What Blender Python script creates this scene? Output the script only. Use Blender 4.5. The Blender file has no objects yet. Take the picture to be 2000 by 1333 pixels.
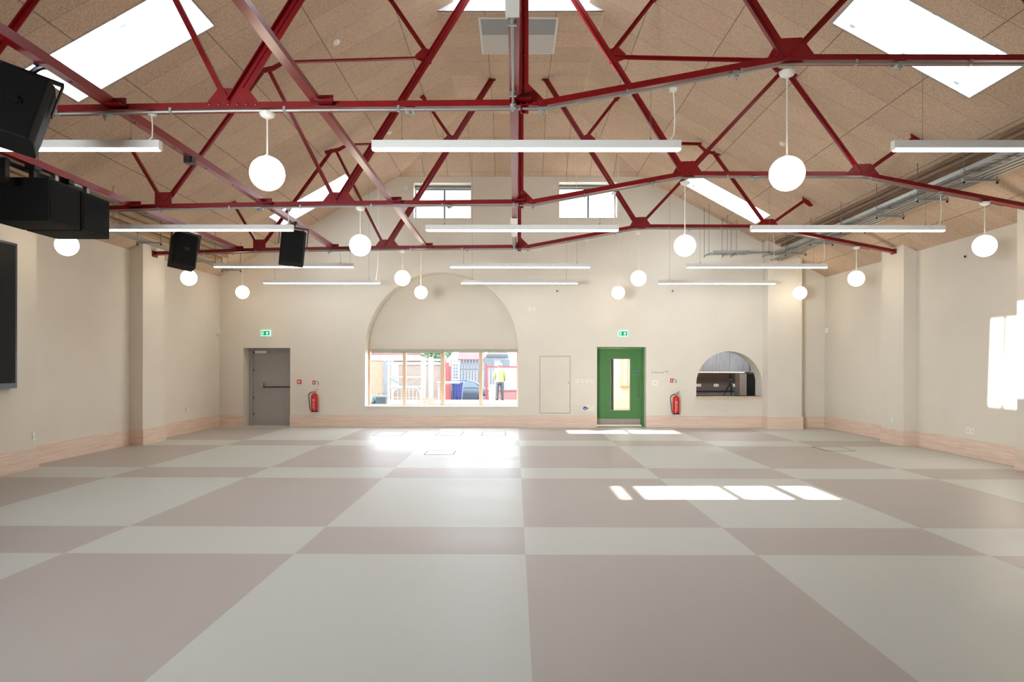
import bpy, bmesh, math, random
from mathutils import Vector, Matrix, Euler
random.seed(4)
SC = bpy.context.scene
COL = SC.collection
PI = math.pi
ORG = {}

# ------------------------------------------------------------------ helpers
def srgb(r, g, b):
    def f(c):
        c /= 255.0
        return c / 12.92 if c <= 0.04045 else ((c + 0.055) / 1.055) ** 2.4
    return (f(r), f(g), f(b), 1.0)

class MB:
    def __init__(s):
        s.bm = bmesh.new()
    def hexa(s, v):
        vs = [s.bm.verts.new(p) for p in v]
        for f in ((0,3,2,1),(4,5,6,7),(0,1,5,4),(1,2,6,5),(2,3,7,6),(3,0,4,7)):
            s.bm.faces.new([vs[i] for i in f])
        return vs
    def box(s, x0, x1, y0, y1, z0, z1):
        s.hexa([(x0,y0,z0),(x1,y0,z0),(x1,y1,z0),(x0,y1,z0),(x0,y0,z1),(x1,y0,z1),(x1,y1,z1),(x0,y1,z1)])
        return s
    def obox(s, c, size, rot=None):
        h = [x/2 for x in size]; c = Vector(c)
        pts = [(-1,-1,-1),(1,-1,-1),(1,1,-1),(-1,1,-1),(-1,-1,1),(1,-1,1),(1,1,1),(-1,1,1)]
        out = []
        for p in pts:
            v = Vector((p[0]*h[0], p[1]*h[1], p[2]*h[2]))
            if rot is not None: v = rot @ v
            out.append(c + v)
        s.hexa(out); return s
    def bar(s, p, q, w, h, up=(0,1,0), off=(0,0)):
        # w is measured square to `up`, h along `up`
        p = Vector(p); q = Vector(q); d = (q-p).normalized(); up = Vector(up)
        side = d.cross(up).normalized(); u2 = side.cross(d).normalized()
        o = side*off[0] + u2*off[1]
        a = side*w/2; b = u2*h/2
        s.hexa([p-a-b+o, p+a-b+o, p+a+b+o, p-a+b+o, q-a-b+o, q+a-b+o, q+a+b+o, q-a+b+o])
        return s
    def prism(s, pts, vec):
        vec = Vector(vec); n = len(pts)
        a = [s.bm.verts.new(Vector(p)) for p in pts]; b = [s.bm.verts.new(Vector(p)+vec) for p in pts]
        s.bm.faces.new(a[::-1]); s.bm.faces.new(b)
        for i in range(n):
            j = (i+1) % n
            s.bm.faces.new((a[i], a[j], b[j], b[i]))
        return s
    def face(s, pts):
        s.bm.faces.new([s.bm.verts.new(Vector(p)) for p in pts]); return s
    def tube(s, pts, r, seg=8, caps=True):
        pts = [Vector(p) for p in pts]; rings = []
        n = len(pts)
        ref = None
        for i, p in enumerate(pts):
            if i == 0: d = pts[1]-p
            elif i == n-1: d = p-pts[i-1]
            else: d = (pts[i+1]-p).normalized() + (p-pts[i-1]).normalized()
            d.normalize()
            if ref is None:
                ref = Vector((0,0,1)) if abs(d.z) < .9 else Vector((1,0,0))
            u = d.cross(ref).normalized(); v = d.cross(u).normalized()
            ref = v if False else ref
            rr = r[i] if isinstance(r, (list,tuple)) else r
            rings.append([s.bm.verts.new(p + (u*math.cos(2*PI*k/seg) + v*math.sin(2*PI*k/seg))*rr) for k in range(seg)])
        for a, b in zip(rings, rings[1:]):
            for k in range(seg):
                s.bm.faces.new((a[k], a[(k+1)%seg], b[(k+1)%seg], b[k]))
        if caps:
            s.bm.faces.new(rings[0][::-1]); s.bm.faces.new(rings[-1])
        return s
    def lathe(s, prof, c, seg=24, axis='Z'):
        c = Vector(c); rings = []
        def P(r, z, a):
            if axis == 'Z': return c + Vector((r*math.cos(a), r*math.sin(a), z))
            if axis == 'Y': return c + Vector((r*math.cos(a), z, r*math.sin(a)))
            return c + Vector((z, r*math.cos(a), r*math.sin(a)))
        for r, z in prof:
            if r < 1e-6: rings.append([s.bm.verts.new(P(0, z, 0))])
            else: rings.append([s.bm.verts.new(P(r, z, 2*PI*k/seg)) for k in range(seg)])
        for a, b in zip(rings, rings[1:]):
            for k in range(seg):
                k2 = (k+1) % seg
                if len(a) == 1 and len(b) == 1: continue
                if len(a) == 1: s.bm.faces.new((a[0], b[k], b[k2]))
                elif len(b) == 1: s.bm.faces.new((a[k], a[k2], b[0]))
                else: s.bm.faces.new((a[k], a[k2], b[k2], b[k]))
        if len(rings[0]) > 1: s.bm.faces.new(rings[0][::-1])
        if len(rings[-1]) > 1: s.bm.faces.new(rings[-1])
        return s
    def fill(s, outer, holes, to3):
        edges = []
        for loop in [outer] + holes:
            vs = [s.bm.verts.new(to3(p)) for p in loop]
            for i in range(len(vs)):
                edges.append(s.bm.edges.new((vs[i], vs[(i+1) % len(vs)])))
        bmesh.ops.triangle_fill(s.bm, use_beauty=True, use_dissolve=False, edges=edges)
        return s
    def bevel(s, w, seg=2):
        bmesh.ops.bevel(s.bm, geom=list(s.bm.edges), offset=w, segments=seg, profile=.5, affect='EDGES')
        return s
    def build(s, name, mat, parent=None, origin=None, smooth=False, recalc=True):
        if parent is not None: o0 = ORG[parent.name]
        else: o0 = Vector(origin) if origin is not None else Vector((0,0,0))
        if recalc: bmesh.ops.recalc_face_normals(s.bm, faces=s.bm.faces)
        bmesh.ops.translate(s.bm, verts=s.bm.verts, vec=-o0)
        me = bpy.data.meshes.new(name); s.bm.to_mesh(me); s.bm.free()
        if smooth:
            for p in me.polygons: p.use_smooth = True
            try: me.set_sharp_from_angle(angle=math.radians(40))
            except Exception: pass
        mats = mat if isinstance(mat, (list, tuple)) else [mat]
        for m in mats: me.materials.append(m)
        o = bpy.data.objects.new(name, me); COL.objects.link(o)
        ORG[o.name] = o0.copy()
        if parent is not None: o.parent = parent
        else: o.location = o0
        return o

def tag(o, label, cat, group=None, kind=None):
    o['label'] = label; o['category'] = cat
    if group: o['group'] = group
    if kind: o['kind'] = kind
    return o
def thing(name, label, cat, loc, group=None, kind=None):
    o = bpy.data.objects.new(name, None); COL.objects.link(o)
    o.location = loc; o.empty_display_size = .1
    ORG[o.name] = Vector(loc)
    return tag(o, label, cat, group, kind)
def part(mb, name, mat, parent, label=None, smooth=False):
    o = mb.build(name, mat, parent, smooth=smooth)
    if label: o['label'] = label
    return o
def struct(o):
    o['kind'] = 'structure'; return o
def copy_tree(o, parent=None):
    c = o.copy(); COL.objects.link(c)
    ORG[c.name] = ORG[o.name].copy()
    if parent is not None: c.parent = parent
    for ch in list(o.children): copy_tree(ch, c)
    return c

# ------------------------------------------------------------------ materials
def nodes(m):
    m.use_nodes = True
    nt = m.node_tree
    return nt, nt.nodes['Principled BSDF']
def mat(name, c, rough=.5, metal=0, var=.06, scale=12, spec=None, emis=None, est=0, bump=0, alpha=None):
    m = bpy.data.materials.new(name); nt, b = nodes(m)
    b.inputs['Roughness'].default_value = rough; b.inputs['Metallic'].default_value = metal
    if spec is not None: b.inputs['Specular IOR Level'].default_value = spec
    geo = nt.nodes.new('ShaderNodeNewGeometry')
    n = nt.nodes.new('ShaderNodeTexNoise'); n.inputs['Scale'].default_value = scale; n.inputs['Detail'].default_value = 4
    nt.links.new(geo.outputs['Position'], n.inputs['Vector'])
    r = nt.nodes.new('ShaderNodeMapRange'); r.inputs[1].default_value = .3; r.inputs[2].default_value = .7
    r.inputs[3].default_value = 1-var; r.inputs[4].default_value = 1+var
    nt.links.new(n.outputs['Fac'], r.inputs[0])
    v = nt.nodes.new('ShaderNodeVectorMath'); v.operation = 'SCALE'; v.inputs[0].default_value = c[:3]
    nt.links.new(r.outputs[0], v.inputs['Scale']); nt.links.new(v.outputs[0], b.inputs['Base Color'])
    if bump:
        bp = nt.nodes.new('ShaderNodeBump'); bp.inputs['Strength'].default_value = bump; bp.inputs['Distance'].default_value = .01
        nt.links.new(n.outputs['Fac'], bp.inputs['Height']); nt.links.new(bp.outputs[0], b.inputs['Normal'])
    if emis is not None:
        b.inputs['Emission Color'].default_value = emis; b.inputs['Emission Strength'].default_value = est
    return m

def M_(nt, op, a, b=None, c=None):
    n = nt.nodes.new('ShaderNodeMath'); n.operation = op
    for i, x in enumerate((a, b, c)):
        if x is None: continue
        if isinstance(x, (int, float)): n.inputs[i].default_value = x
        else: nt.links.new(x, n.inputs[i])
    return n.outputs[0]

def mix_rgb(nt, f, a, b):
    n = nt.nodes.new('ShaderNodeMix'); n.data_type = 'RGBA'
    ia, ib = n.inputs[6], n.inputs[7]
    if isinstance(f, (int, float)): n.inputs[0].default_value = f
    else: nt.links.new(f, n.inputs[0])
    for i, x in ((ia, a), (ib, b)):
        if isinstance(x, tuple): i.default_value = x
        else: nt.links.new(x, i)
    return n.outputs[2]

def panel_mat(name, x0, px, y0, py):
    """pale wood wool board, joints on a world grid"""
    m = bpy.data.materials.new(name); nt, b = nodes(m)
    b.inputs['Roughness'].default_value = .95; b.inputs['Specular IOR Level'].default_value = .1
    geo = nt.nodes.new('ShaderNodeNewGeometry'); sp = nt.nodes.new('ShaderNodeSeparateXYZ')
    nt.links.new(geo.outputs['Position'], sp.inputs[0])
    u = M_(nt, 'DIVIDE', M_(nt, 'SUBTRACT', sp.outputs[0], x0), px)
    v = M_(nt, 'DIVIDE', M_(nt, 'SUBTRACT', sp.outputs[1], y0), py)
    fu = M_(nt, 'ABSOLUTE', M_(nt, 'SUBTRACT', u, M_(nt, 'ROUND', u)))
    fv = M_(nt, 'ABSOLUTE', M_(nt, 'SUBTRACT', v, M_(nt, 'ROUND', v)))
    lu = M_(nt, 'LESS_THAN', fu, .0055/px); lv = M_(nt, 'LESS_THAN', fv, .0038/py)
    line = M_(nt, 'MAXIMUM', M_(nt, 'MULTIPLY', lu, .62), M_(nt, 'MULTIPLY', lv, .45))
    cmb = nt.nodes.new('ShaderNodeCombineXYZ')
    nt.links.new(M_(nt, 'FLOOR', u), cmb.inputs[0]); nt.links.new(M_(nt, 'FLOOR', v), cmb.inputs[1])
    wn = nt.nodes.new('ShaderNodeTexWhiteNoise'); wn.noise_dimensions = '3D'; nt.links.new(cmb.outputs[0], wn.inputs['Vector'])
    n1 = nt.nodes.new('ShaderNodeTexNoise'); n1.inputs['Scale'].default_value = 55; n1.inputs['Detail'].default_value = 3; n1.inputs['Distortion'].default_value = 1.5
    nt.links.new(geo.outputs['Position'], n1.inputs['Vector'])
    n2 = nt.nodes.new('ShaderNodeTexNoise'); n2.inputs['Scale'].default_value = 2.2
    nt.links.new(geo.outputs['Position'], n2.inputs['Vector'])
    r = nt.nodes.new('ShaderNodeMapRange'); r.inputs[1].default_value = .32; r.inputs[2].default_value = .68
    nt.links.new(n1.outputs['Fac'], r.inputs[0])
    c = mix_rgb(nt, r.outputs[0], srgb(176,148,126), srgb(222,198,174))
    t = M_(nt, 'MULTIPLY_ADD', wn.outputs['Value'], .12, .92)
    t = M_(nt, 'MULTIPLY', t, M_(nt, 'MULTIPLY_ADD', n2.outputs['Fac'], .16, .92))
    t = M_(nt, 'MULTIPLY', t, M_(nt, 'SUBTRACT', 1.0, line))
    vm = nt.nodes.new('ShaderNodeVectorMath'); vm.operation = 'SCALE'
    nt.links.new(c, vm.inputs[0]); nt.links.new(t, vm.inputs['Scale'])
    nt.links.new(vm.outputs[0], b.inputs['Base Color'])
    return m

def floor_mat():
    m = bpy.data.materials.new('sheet_floor'); nt, b = nodes(m)
    geo = nt.nodes.new('ShaderNodeNewGeometry'); sp = nt.nodes.new('ShaderNodeSeparateXYZ')
    nt.links.new(geo.outputs['Position'], sp.inputs[0])
    col = M_(nt, 'FLOOR', M_(nt, 'DIVIDE', sp.outputs[0], 2.0))
    t = M_(nt, 'DIVIDE', M_(nt, 'SUBTRACT', sp.outputs[1], 2.927), 4.0)
    ft = M_(nt, 'FLOOR', t)
    fr = M_(nt, 'SUBTRACT', t, ft)
    s = M_(nt, 'ADD', col, M_(nt, 'GREATER_THAN', fr, .75))
    par = M_(nt, 'FLOORED_MODULO', s, 2.0)
    n1 = nt.nodes.new('ShaderNodeTexNoise'); n1.inputs['Scale'].default_value = 90; n1.inputs['Detail'].default_value = 2
    n2 = nt.nodes.new('ShaderNodeTexNoise'); n2.inputs['Scale'].default_value = 1.3; n2.inputs['Detail'].default_value = 3
    mp = nt.nodes.new('ShaderNodeMapping'); mp.inputs['Scale'].default_value = (.25, 1, 1)
    nt.links.new(geo.outputs['Position'], n1.inputs['Vector']); nt.links.new(geo.outputs['Position'], mp.inputs[0]); nt.links.new(mp.outputs[0], n2.inputs['Vector'])
    c = mix_rgb(nt, par, srgb(177,169,163), srgb(195,197,191))
    k = M_(nt, 'MULTIPLY', M_(nt, 'MULTIPLY_ADD', n1.outputs['Fac'], .16, .92), M_(nt, 'MULTIPLY_ADD', n2.outputs['Fac'], .08, .96))
    vm = nt.nodes.new('ShaderNodeVectorMath'); vm.operation = 'SCALE'
    nt.links.new(c, vm.inputs[0]); nt.links.new(k, vm.inputs['Scale']); nt.links.new(vm.outputs[0], b.inputs['Base Color'])
    rr = M_(nt, 'MULTIPLY_ADD', n2.outputs['Fac'], .18, .34)
    nt.links.new(rr, b.inputs['Roughness'])
    b.inputs['Specular IOR Level'].default_value = .36
    return m

def plank_mat(name, c1, c2, axis=2, pitch=.15, rough=.6, knots=True, streak=(1,1,14)):
    m = bpy.data.materials.new(name); nt, b = nodes(m)
    geo = nt.nodes.new('ShaderNodeNewGeometry')
    mp = nt.nodes.new('ShaderNodeMapping'); mp.inputs['Scale'].default_value = streak
    nt.links.new(geo.outputs['Position'], mp.inputs[0])
    n = nt.nodes.new('ShaderNodeTexNoise'); n.inputs['Scale'].default_value = 3; n.inputs['Detail'].default_value = 5; n.inputs['Distortion'].default_value = .6
    nt.links.new(mp.outputs[0], n.inputs['Vector'])
    r = nt.nodes.new('ShaderNodeMapRange'); r.inputs[1].default_value = .3; r.inputs[2].default_value = .7
    nt.links.new(n.outputs['Fac'], r.inputs[0])
    c = mix_rgb(nt, r.outputs[0], c1, c2)
    if knots:
        vo = nt.nodes.new('ShaderNodeTexVoronoi'); vo.inputs['Scale'].default_value = 3.5
        nt.links.new(geo.outputs['Position'], vo.inputs['Vector'])
        kn = M_(nt, 'LESS_THAN', vo.outputs['Distance'], .035)
        c = mix_rgb(nt, M_(nt, 'MULTIPLY', kn, .5), c, tuple(list(x*.45 for x in c1[:3]) + [1.0]))
    nt.links.new(c, b.inputs['Base Color']); b.inputs['Roughness'].default_value = rough
    return m

def brick_mat(name, c1, c2, mortar, scale=4.5):
    m = bpy.data.materials.new(name); nt, b = nodes(m)
    tc = nt.nodes.new('ShaderNodeTexCoord')
    mp = nt.nodes.new('ShaderNodeMapping'); mp.inputs['Rotation'].default_value = (PI/2, 0, 0)
    nt.links.new(tc.outputs['Object'], mp.inputs[0])
    br = nt.nodes.new('ShaderNodeTexBrick'); br.inputs['Color1'].default_value = c1; br.inputs['Color2'].default_value = c2
    br.inputs['Mortar'].default_value = mortar; br.inputs['Scale'].default_value = scale
    nt.links.new(mp.outputs[0], br.inputs['Vector']); nt.links.new(br.outputs['Color'], b.inputs['Base Color'])
    b.inputs['Roughness'].default_value = .9
    return m

def glass_mat(name, tint=(1,1,1,1), refl=.12):
    m = bpy.data.materials.new(name); m.use_nodes = True; nt = m.node_tree
    nt.nodes.clear()
    o = nt.nodes.new('ShaderNodeOutputMaterial'); t = nt.nodes.new('ShaderNodeBsdfTransparent'); t.inputs[0].default_value = tint
    g = nt.nodes.new('ShaderNodeBsdfGlossy'); g.inputs['Roughness'].default_value = .02
    fr = nt.nodes.new('ShaderNodeFresnel'); fr.inputs[0].default_value = 1.45
    mx = nt.nodes.new('ShaderNodeMixShader')
    nt.links.new(M_(nt, 'MULTIPLY', fr.outputs[0], refl*6), mx.inputs[0])
    nt.links.new(t.outputs[0], mx.inputs[1]); nt.links.new(g.outputs[0], mx.inputs[2]); nt.links.new(mx.outputs[0], o.inputs[0])
    return m

WALLC = srgb(221,213,200)
m_wall = mat('warm_plaster', WALLC, .9, var=.025, scale=1.4, spec=.2)
m_white = mat('white_enamel', srgb(214,211,204), .35, var=.02)
m_plastic = mat('white_plastic', srgb(232,230,222), .35, var=.02)
m_floor = floor_mat()
m_panL = panel_mat('wood_wool_left', -2.01, 1.10, 9.45, .605)
m_panR = panel_mat('wood_wool_right', 2.01, 1.12, 9.45, .605)
m_panF = panel_mat('wood_wool_ridge', -.62, 1.22, 13.55, .605)
m_panH = panel_mat('wood_wool_hip', 0, .625, 18.02, 1.04)
m_shaft = plank_mat('white_limed_boards', srgb(226,230,232), srgb(244,246,246), rough=.7, streak=(2,2,18))
m_base = plank_mat('pale_plywood', srgb(212,184,164), srgb(232,210,192), rough=.55, streak=(.6,.6,16))
m_sill = plank_mat('pale_oak', srgb(196,168,132), srgb(218,192,158), rough=.5, knots=False, streak=(.8,.8,20))
m_timber = plank_mat('window_timber', srgb(216,180,146), srgb(236,204,172), rough=.5, knots=False, streak=(12,2,1))
m_batten = plank_mat('brown_batten', srgb(112,84,64), srgb(140,108,84), rough=.7, knots=False, streak=(8,1,8))
m_battenL = plank_mat('beige_batten', srgb(176,148,112), srgb(200,174,140), rough=.7, knots=False, streak=(8,1,8))
m_red = mat('oxide_red_paint', srgb(126,2,10), .33, var=.14, scale=9, spec=.55)
m_redb = mat('bright_red_paint', srgb(196,22,24), .35, var=.04)
m_black = mat('black_cabinet_paint', srgb(5,4,4), .7, spec=.25, var=.12, scale=60)
m_grille = mat('black_speaker_grille', srgb(7,7,7), .8, spec=.2, var=.25, scale=160)
m_blackm = mat('black_metal', srgb(24,24,25), .35, .3, var=.05)
m_galv = mat('galvanised_steel', srgb(170,172,170), .38, .75, var=.12, scale=25)
m_cond = mat('grey_conduit', srgb(148,144,136), .4, .3, var=.06)
m_cable = mat('white_cable', srgb(226,222,210), .5, var=.02)
m_wire = mat('steel_wire', srgb(120,116,110), .4, .6, var=.02)
m_alu = mat('grey_aluminium', srgb(120,128,138), .4, .4, var=.03)
m_blind = mat('grey_blind_fabric', srgb(168,172,162), .8, var=.03)
m_gdoor = mat('grey_door_paint', srgb(160,155,150), .45, var=.03)
m_green = mat('green_door_paint', srgb(72,124,66), .45, var=.03, scale=3)
m_steel = mat('brushed_steel', srgb(170,158,150), .35, .6, var=.05)
m_pane = glass_mat('clear_pane', refl=.006)
m_cambk = mat('black_plastic', srgb(12,12,13), .4, var=.05)
m_screen = mat('dark_screen_glass', srgb(16,13,12), .6, spec=.15, var=.05, scale=2)
m_diff = mat('lit_diffuser', srgb(255,250,240), .5, var=0, emis=(1,.97,.93,1), est=7.0)
m_globe = mat('lit_opal_glass', srgb(255,248,236), .3, var=0, emis=(1,.88,.68,1), est=4.5)
m_dark = mat('dark_brown_gap', srgb(60,52,46), .8, var=.03)  # dark brown for floor box trims and socket openings
m_blue = mat('blue_plastic', srgb(30,70,150), .4, var=.03)
m_exit = mat('lit_green_legend', srgb(0,120,80), .5, var=0, emis=(.0,.36,.19,1), est=.3)
m_exitw = mat('lit_pale_legend', srgb(190,255,225), .5, var=0, emis=(.5,1,.8,1), est=.32)
m_kcab = plank_mat('grey_wood_laminate', srgb(120,119,122), srgb(150,149,152), rough=.5, knots=False, streak=(16,2,.8))
m_kback = mat('grey_splashback', srgb(92,80,76), .3, var=.03)
m_led = mat('warm_led', srgb(255,230,190), .5, var=0, emis=(1,.78,.5,1), est=3)
m_mesh = mat('grille_mesh_grey', srgb(150,152,152), .6, .2, var=.25, scale=220)
m_mesh2 = mat('grille_mesh_pale', srgb(196,192,188), .6, .1, var=.15, scale=220)

# ------------------------------------------------------------------ dimensions
XL, XR, YN, YF = -7.95, 8.1, -4.0, 18.17
EAVE = 3.98
zl = lambda x: 8.441 + .561*x
zr = lambda x: 8.412 - .547*x
FL, FR, ZF = -1.42, 1.41, 7.642
HY = 16.35
TR = (6.53, 10.45, 14.37)            # truss planes
PIERL = [(-1.9,-1.05),(2.2,3.05),(6.1,6.95),(10.0,10.83),(13.93,14.8)]
PIERR = [(-1.9,-1.05),(2.2,3.05),(6.1,6.95),(10.05,10.87),(14.03,14.87)]

# ------------------------------------------------------------------ floor / ceiling
struct(MB().box(XL-.3, XR+.3, YN-.2, YF+.5, -.2, 0).build('floor', m_floor))

def quad_l(mb, x0, x1, y0, y1): mb.face([(x0,y0,zl(x0)),(x1,y0,zl(x1)),(x1,y1,zl(x1)),(x0,y1,zl(x0))])
def quad_r(mb, x0, x1, y0, y1): mb.face([(x0,y0,zr(x0)),(x1,y0,zr(x1)),(x1,y1,zr(x1)),(x0,y1,zr(x0))])
SKY = [(0.0,1.0),(8.08,9.08),(16.14,17.14)]
SX = (4.10, 5.90)
RS = (9.6, 11.6)       # ridge skylight
RX = 1.15
c = MB()
for side in (-1, 1):
    q = quad_l if side < 0 else quad_r
    xe = XL if side < 0 else XR
    def Q(a, b, y0, y1, side=side, q=q):
        if y1 == YF: y1 = YF+.2
        if max(a,b) == abs(xe): a = max(a,b)+.2; b = SX[1]
        q(c, min(side*a, side*b), max(side*a, side*b), y0, y1)
    Q(abs(xe), SX[1], YN, YF)
    ys = [YN] + [v for s in SKY for v in s] + [YF]
    for i in range(0, len(ys), 2): Q(SX[1], SX[0], ys[i], ys[i+1])
    e = abs(FL if side < 0 else FR)
    Q(SX[0], e, YN, 16.14)
    z = zl if side < 0 else zr
    hx = -3.21 if side < 0 else 3.24
    pts = [(side*SX[0],16.14),(side*e,16.14),(side*e,HY),(hx,YF),(hx,YF+.2),(side*SX[0],YF+.2)]
    c.face([(x, y, z(x)) for x, y in pts])
    Q(e, RX, RS[0], RS[1])
nl = len(c.bm.faces)
q = .12
c.face([(FL-q,YN-.2,ZF),(FR+q,YN-.2,ZF),(FR+q,RS[0],ZF),(FL-q,RS[0],ZF)])
c.face([(FL-q,RS[1],ZF),(FR+q,RS[1],ZF),(FR+q,HY+q,ZF),(FL-q,HY+q,ZF)])
h0 = 6.64-.55*.2
c.face([(FL-.35,HY,ZF),(FR+.35,HY,ZF),(3.24+.35,YF+.2,h0),(-3.21-.35,YF+.2,h0)])
c.bm.faces.ensure_lookup_table()
for i, f in enumerate(c.bm.faces):
    f.material_index = (0 if f.calc_center_median().x < 0 else 1) if i < nl else (2 if i < nl+2 else 3)
struct(c.build('ceiling', [m_panL, m_panR, m_panF, m_panH], recalc=False))

# roof windows: shaft, frame, pane
wn = [3]
def roof_window(side, y0, y1):
    z = zl if side < 0 else zr
    sl = .561 if side < 0 else -.547
    nrm = Vector((-sl, 0, 1)).normalized(); t = .64
    a, b = side*SX[1], side*SX[0]
    w = thing('window_%d' % (wn[0]), 'rooflight', 'window', ((a+b)/2, (y0+y1)/2, z((a+b)/2)), kind='structure'); wn[0] += 1
    for k in ('label', 'category'): del w[k]
    P = [Vector((a,y0,z(a))), Vector((b,y0,z(b))), Vector((b,y1,z(b))), Vector((a,y1,z(a)))]
    mb = MB()
    for i in range(4):
        p, q = P[i], P[(i+1) % 4]
        out = (p+q)/2 - (P[0]+P[2])/2; out.z = 0; out.normalize()
        if abs(out.x) > .5: out = Vector((nrm.z*side*(1 if abs(((p+q)/2).x) > 5 else -1), 0, 0))
        dx = (P[1]-P[0]).normalized()
        o = Vector((0, .03*(-1 if i == 0 else 1), 0)) if i in (0, 2) else dx*.03*(1 if i == 1 else -1)
        mb.prism([p+nrm*.0, q+nrm*.0, q+nrm*t, p+nrm*t], o)
    part(mb, 'reveal', m_shaft, w)
    mb = MB(); dx = (P[1]-P[0]).normalized()
    L = (P[1]-P[0]).length
    for s in (0.0, .49, 1.0):
        m0 = P[0] + dx*L*s; m1 = P[3] + dx*L*s
        mb.bar(m0+nrm*(t-.03), m1+nrm*(t-.03), .07 if s == .49 else .05, .06, up=nrm)
    for yy in (0, 1):
        mb.bar((P[0] if yy == 0 else P[3])+nrm*(t-.03), (P[1] if yy == 0 else P[2])+nrm*(t-.03), .08, .06, up=nrm)
    part(mb, 'frame', m_white, w)
    part(MB().face([p+nrm*(t-.01) for p in P]), 'pane', m_pane, w)
    if side > 0:
        mb = MB()
        for s in (.12, .5, .88):
            cpt = P[3].lerp(P[2], s) + nrm*.12
            mb.obox(cpt + Vector((0,-.02,0)), (.075,.04,.075), Matrix.Rotation(math.atan(.547), 3, 'Y'))
            part(mb, 'blind_bracket', m_white, w); mb = MB()
for y0, y1 in SKY:
    for s in (-1, 1): roof_window(s, y0, y1)
# ridge rooflight
w = thing('window_%d' % wn[0], 'x', 'x', (0, 10.6, 7.8), kind='structure'); wn[0] += 1
for k in ('label', 'category'): del w[k]
mb = MB()
for s in (-1, 1):
    z = zl(-RX) if s < 0 else zr(RX)
    mb.box(min(s*RX, s*(RX+.03)), max(s*RX, s*(RX+.03)), RS[0], RS[1], z, 8.05)
for y in (RS[0]-.03, RS[1]):
    mb.box(-1.42, 1.41, y, y+.03, ZF, 8.05)
part(mb, 'reveal', m_shaft, w)
mb = MB()
for y in (9.62, 10.25, 10.75, 11.25):
    mb.box(-RX, RX, y-.035, y+.035, 7.96, 8.02)
for x in (-RX+.04, RX-.04): mb.box(x-.04, x+.04, RS[0], RS[1], 7.96, 8.02)
part(mb, 'frame', m_white, w)
part(MB().face([(-RX,RS[0],8.03),(RX,RS[0],8.03),(RX,RS[1],8.03),(-RX,RS[1],8.03)]), 'pane', m_pane, w)

# ------------------------------------------------------------------ walls
def side_wall(name, X, piers, s, face):
    # X wall plane, s=+1 when the room lies towards +x
    mb = MB()
    if s > 0: mb.box(X-.25, X, YN, YF+.45, 0, EAVE)
    else: mb.box(X, X+.25, YN, YF+.45, 0, EAVE)
    for a, b in piers:
        zt = (zl if s > 0 else zr)(face)
        if s > 0: mb.hexa([(X,a,0),(face,a,0),(face,b,0),(X,b,0),(X,a,EAVE),(face,a,zt),(face,b,zt),(X,b,EAVE)])
        else: mb.hexa([(face,a,0),(X,a,0),(X,b,0),(face,b,0),(face,a,zt),(X,a,EAVE),(X,b,EAVE),(face,b,zt)])
    return struct(mb.build(name, m_wall))
PXL, PXR = -7.68, 7.84
side_wall('wall_left', XL, PIERL, 1, PXL)
side_wall('wall_right', XR, PIERR, -1, PXR)

def base_side(name, X, piers, s, face):
    mb = MB(); t = .025; h = .31
    ys = [YN] + [v for p in piers for v in p] + [YF]
    for i in range(0, len(ys), 2):
        mb.box(min(X, X+s*t), max(X, X+s*t), ys[i], ys[i+1], 0, h)
    for a, b in piers:
        mb.box(min(face, face+s*t), max(face, face+s*t), a-t, b+t, 0, h)
        for y0, y1 in ((a-t, a), (b, b+t)): mb.box(min(X, face), max(X, face), y0, y1, 0, h)
    return struct(mb.build(name, m_base))
base_side('baseboard_left', XL, PIERL, 1, PXL)
base_side('baseboard_right', XR, PIERR, -1, PXR)

def arch(cx, cz, r, zb, n=28):
    pts = [(cx-r, zb), (cx+r, zb)]
    for i in range(n+1):
        a = PI*i/n
        pts.append((cx+r*math.cos(a), cz+r*math.sin(a)))
    return pts
ARCH = arch(-2.045, 2.08, 2.03, .53)
HATCH = arch(5.575, 1.15, .87, .83, 20)
UPL = [(-2.79,5.55),(-1.27,5.55),(-1.27,6.48),(-2.79,6.48)]
UPR = [(1.066,5.56),(2.60,5.56),(2.60,6.50),(1.066,6.50)]
outer = [(XL,0),(-7.313,0),(-7.313,2.09),(-6.065,2.09),(-6.065,0),(2.078,0),(2.078,2.13),(3.377,2.13),(3.377,0),(XR,0),(XR,EAVE),(3.24,6.64),(-3.21,6.64),(XL,EAVE)]
mb = MB()
mb.fill(outer, [ARCH, HATCH, UPL, UPR], lambda p: Vector((p[0], YF, p[1])))
def reveal(mb, loop, d, skip=()):
    n = len(loop)
    for i in range(n):
        if i in skip: continue
        a, b = loop[i], loop[(i+1) % n]
        mb.face([(a[0],YF,a[1]),(b[0],YF,b[1]),(b[0],YF+d,b[1]),(a[0],YF+d,a[1])])
reveal(mb, ARCH, .45); reveal(mb, HATCH, .5); reveal(mb, UPL, .33); reveal(mb, UPR, .33)
reveal(mb, [(-7.313,0),(-7.313,2.09),(-6.065,2.09),(-6.065,0)], .42, (3,))
reveal(mb, [(2.078,0),(2.078,2.13),(3.377,2.13),(3.377,0)], .27, (3,))
# panel filling the arch above the window
top = [p for p in ARCH if p[1] > 2.07]
top = [(p[0], p[1]) for p in top]
mb.face([(x, YF+.45, z) for x, z in top])
bmesh.ops.remove_doubles(mb.bm, verts=mb.bm.verts, dist=.0005)
we = mb.build('wall_far', m_wall, recalc=False); struct(we)
struct(MB().box(6.45, 7.33, 17.77, YF, 0, 4.6).build('wall_far_pier', m_wall)) if False else None
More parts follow.
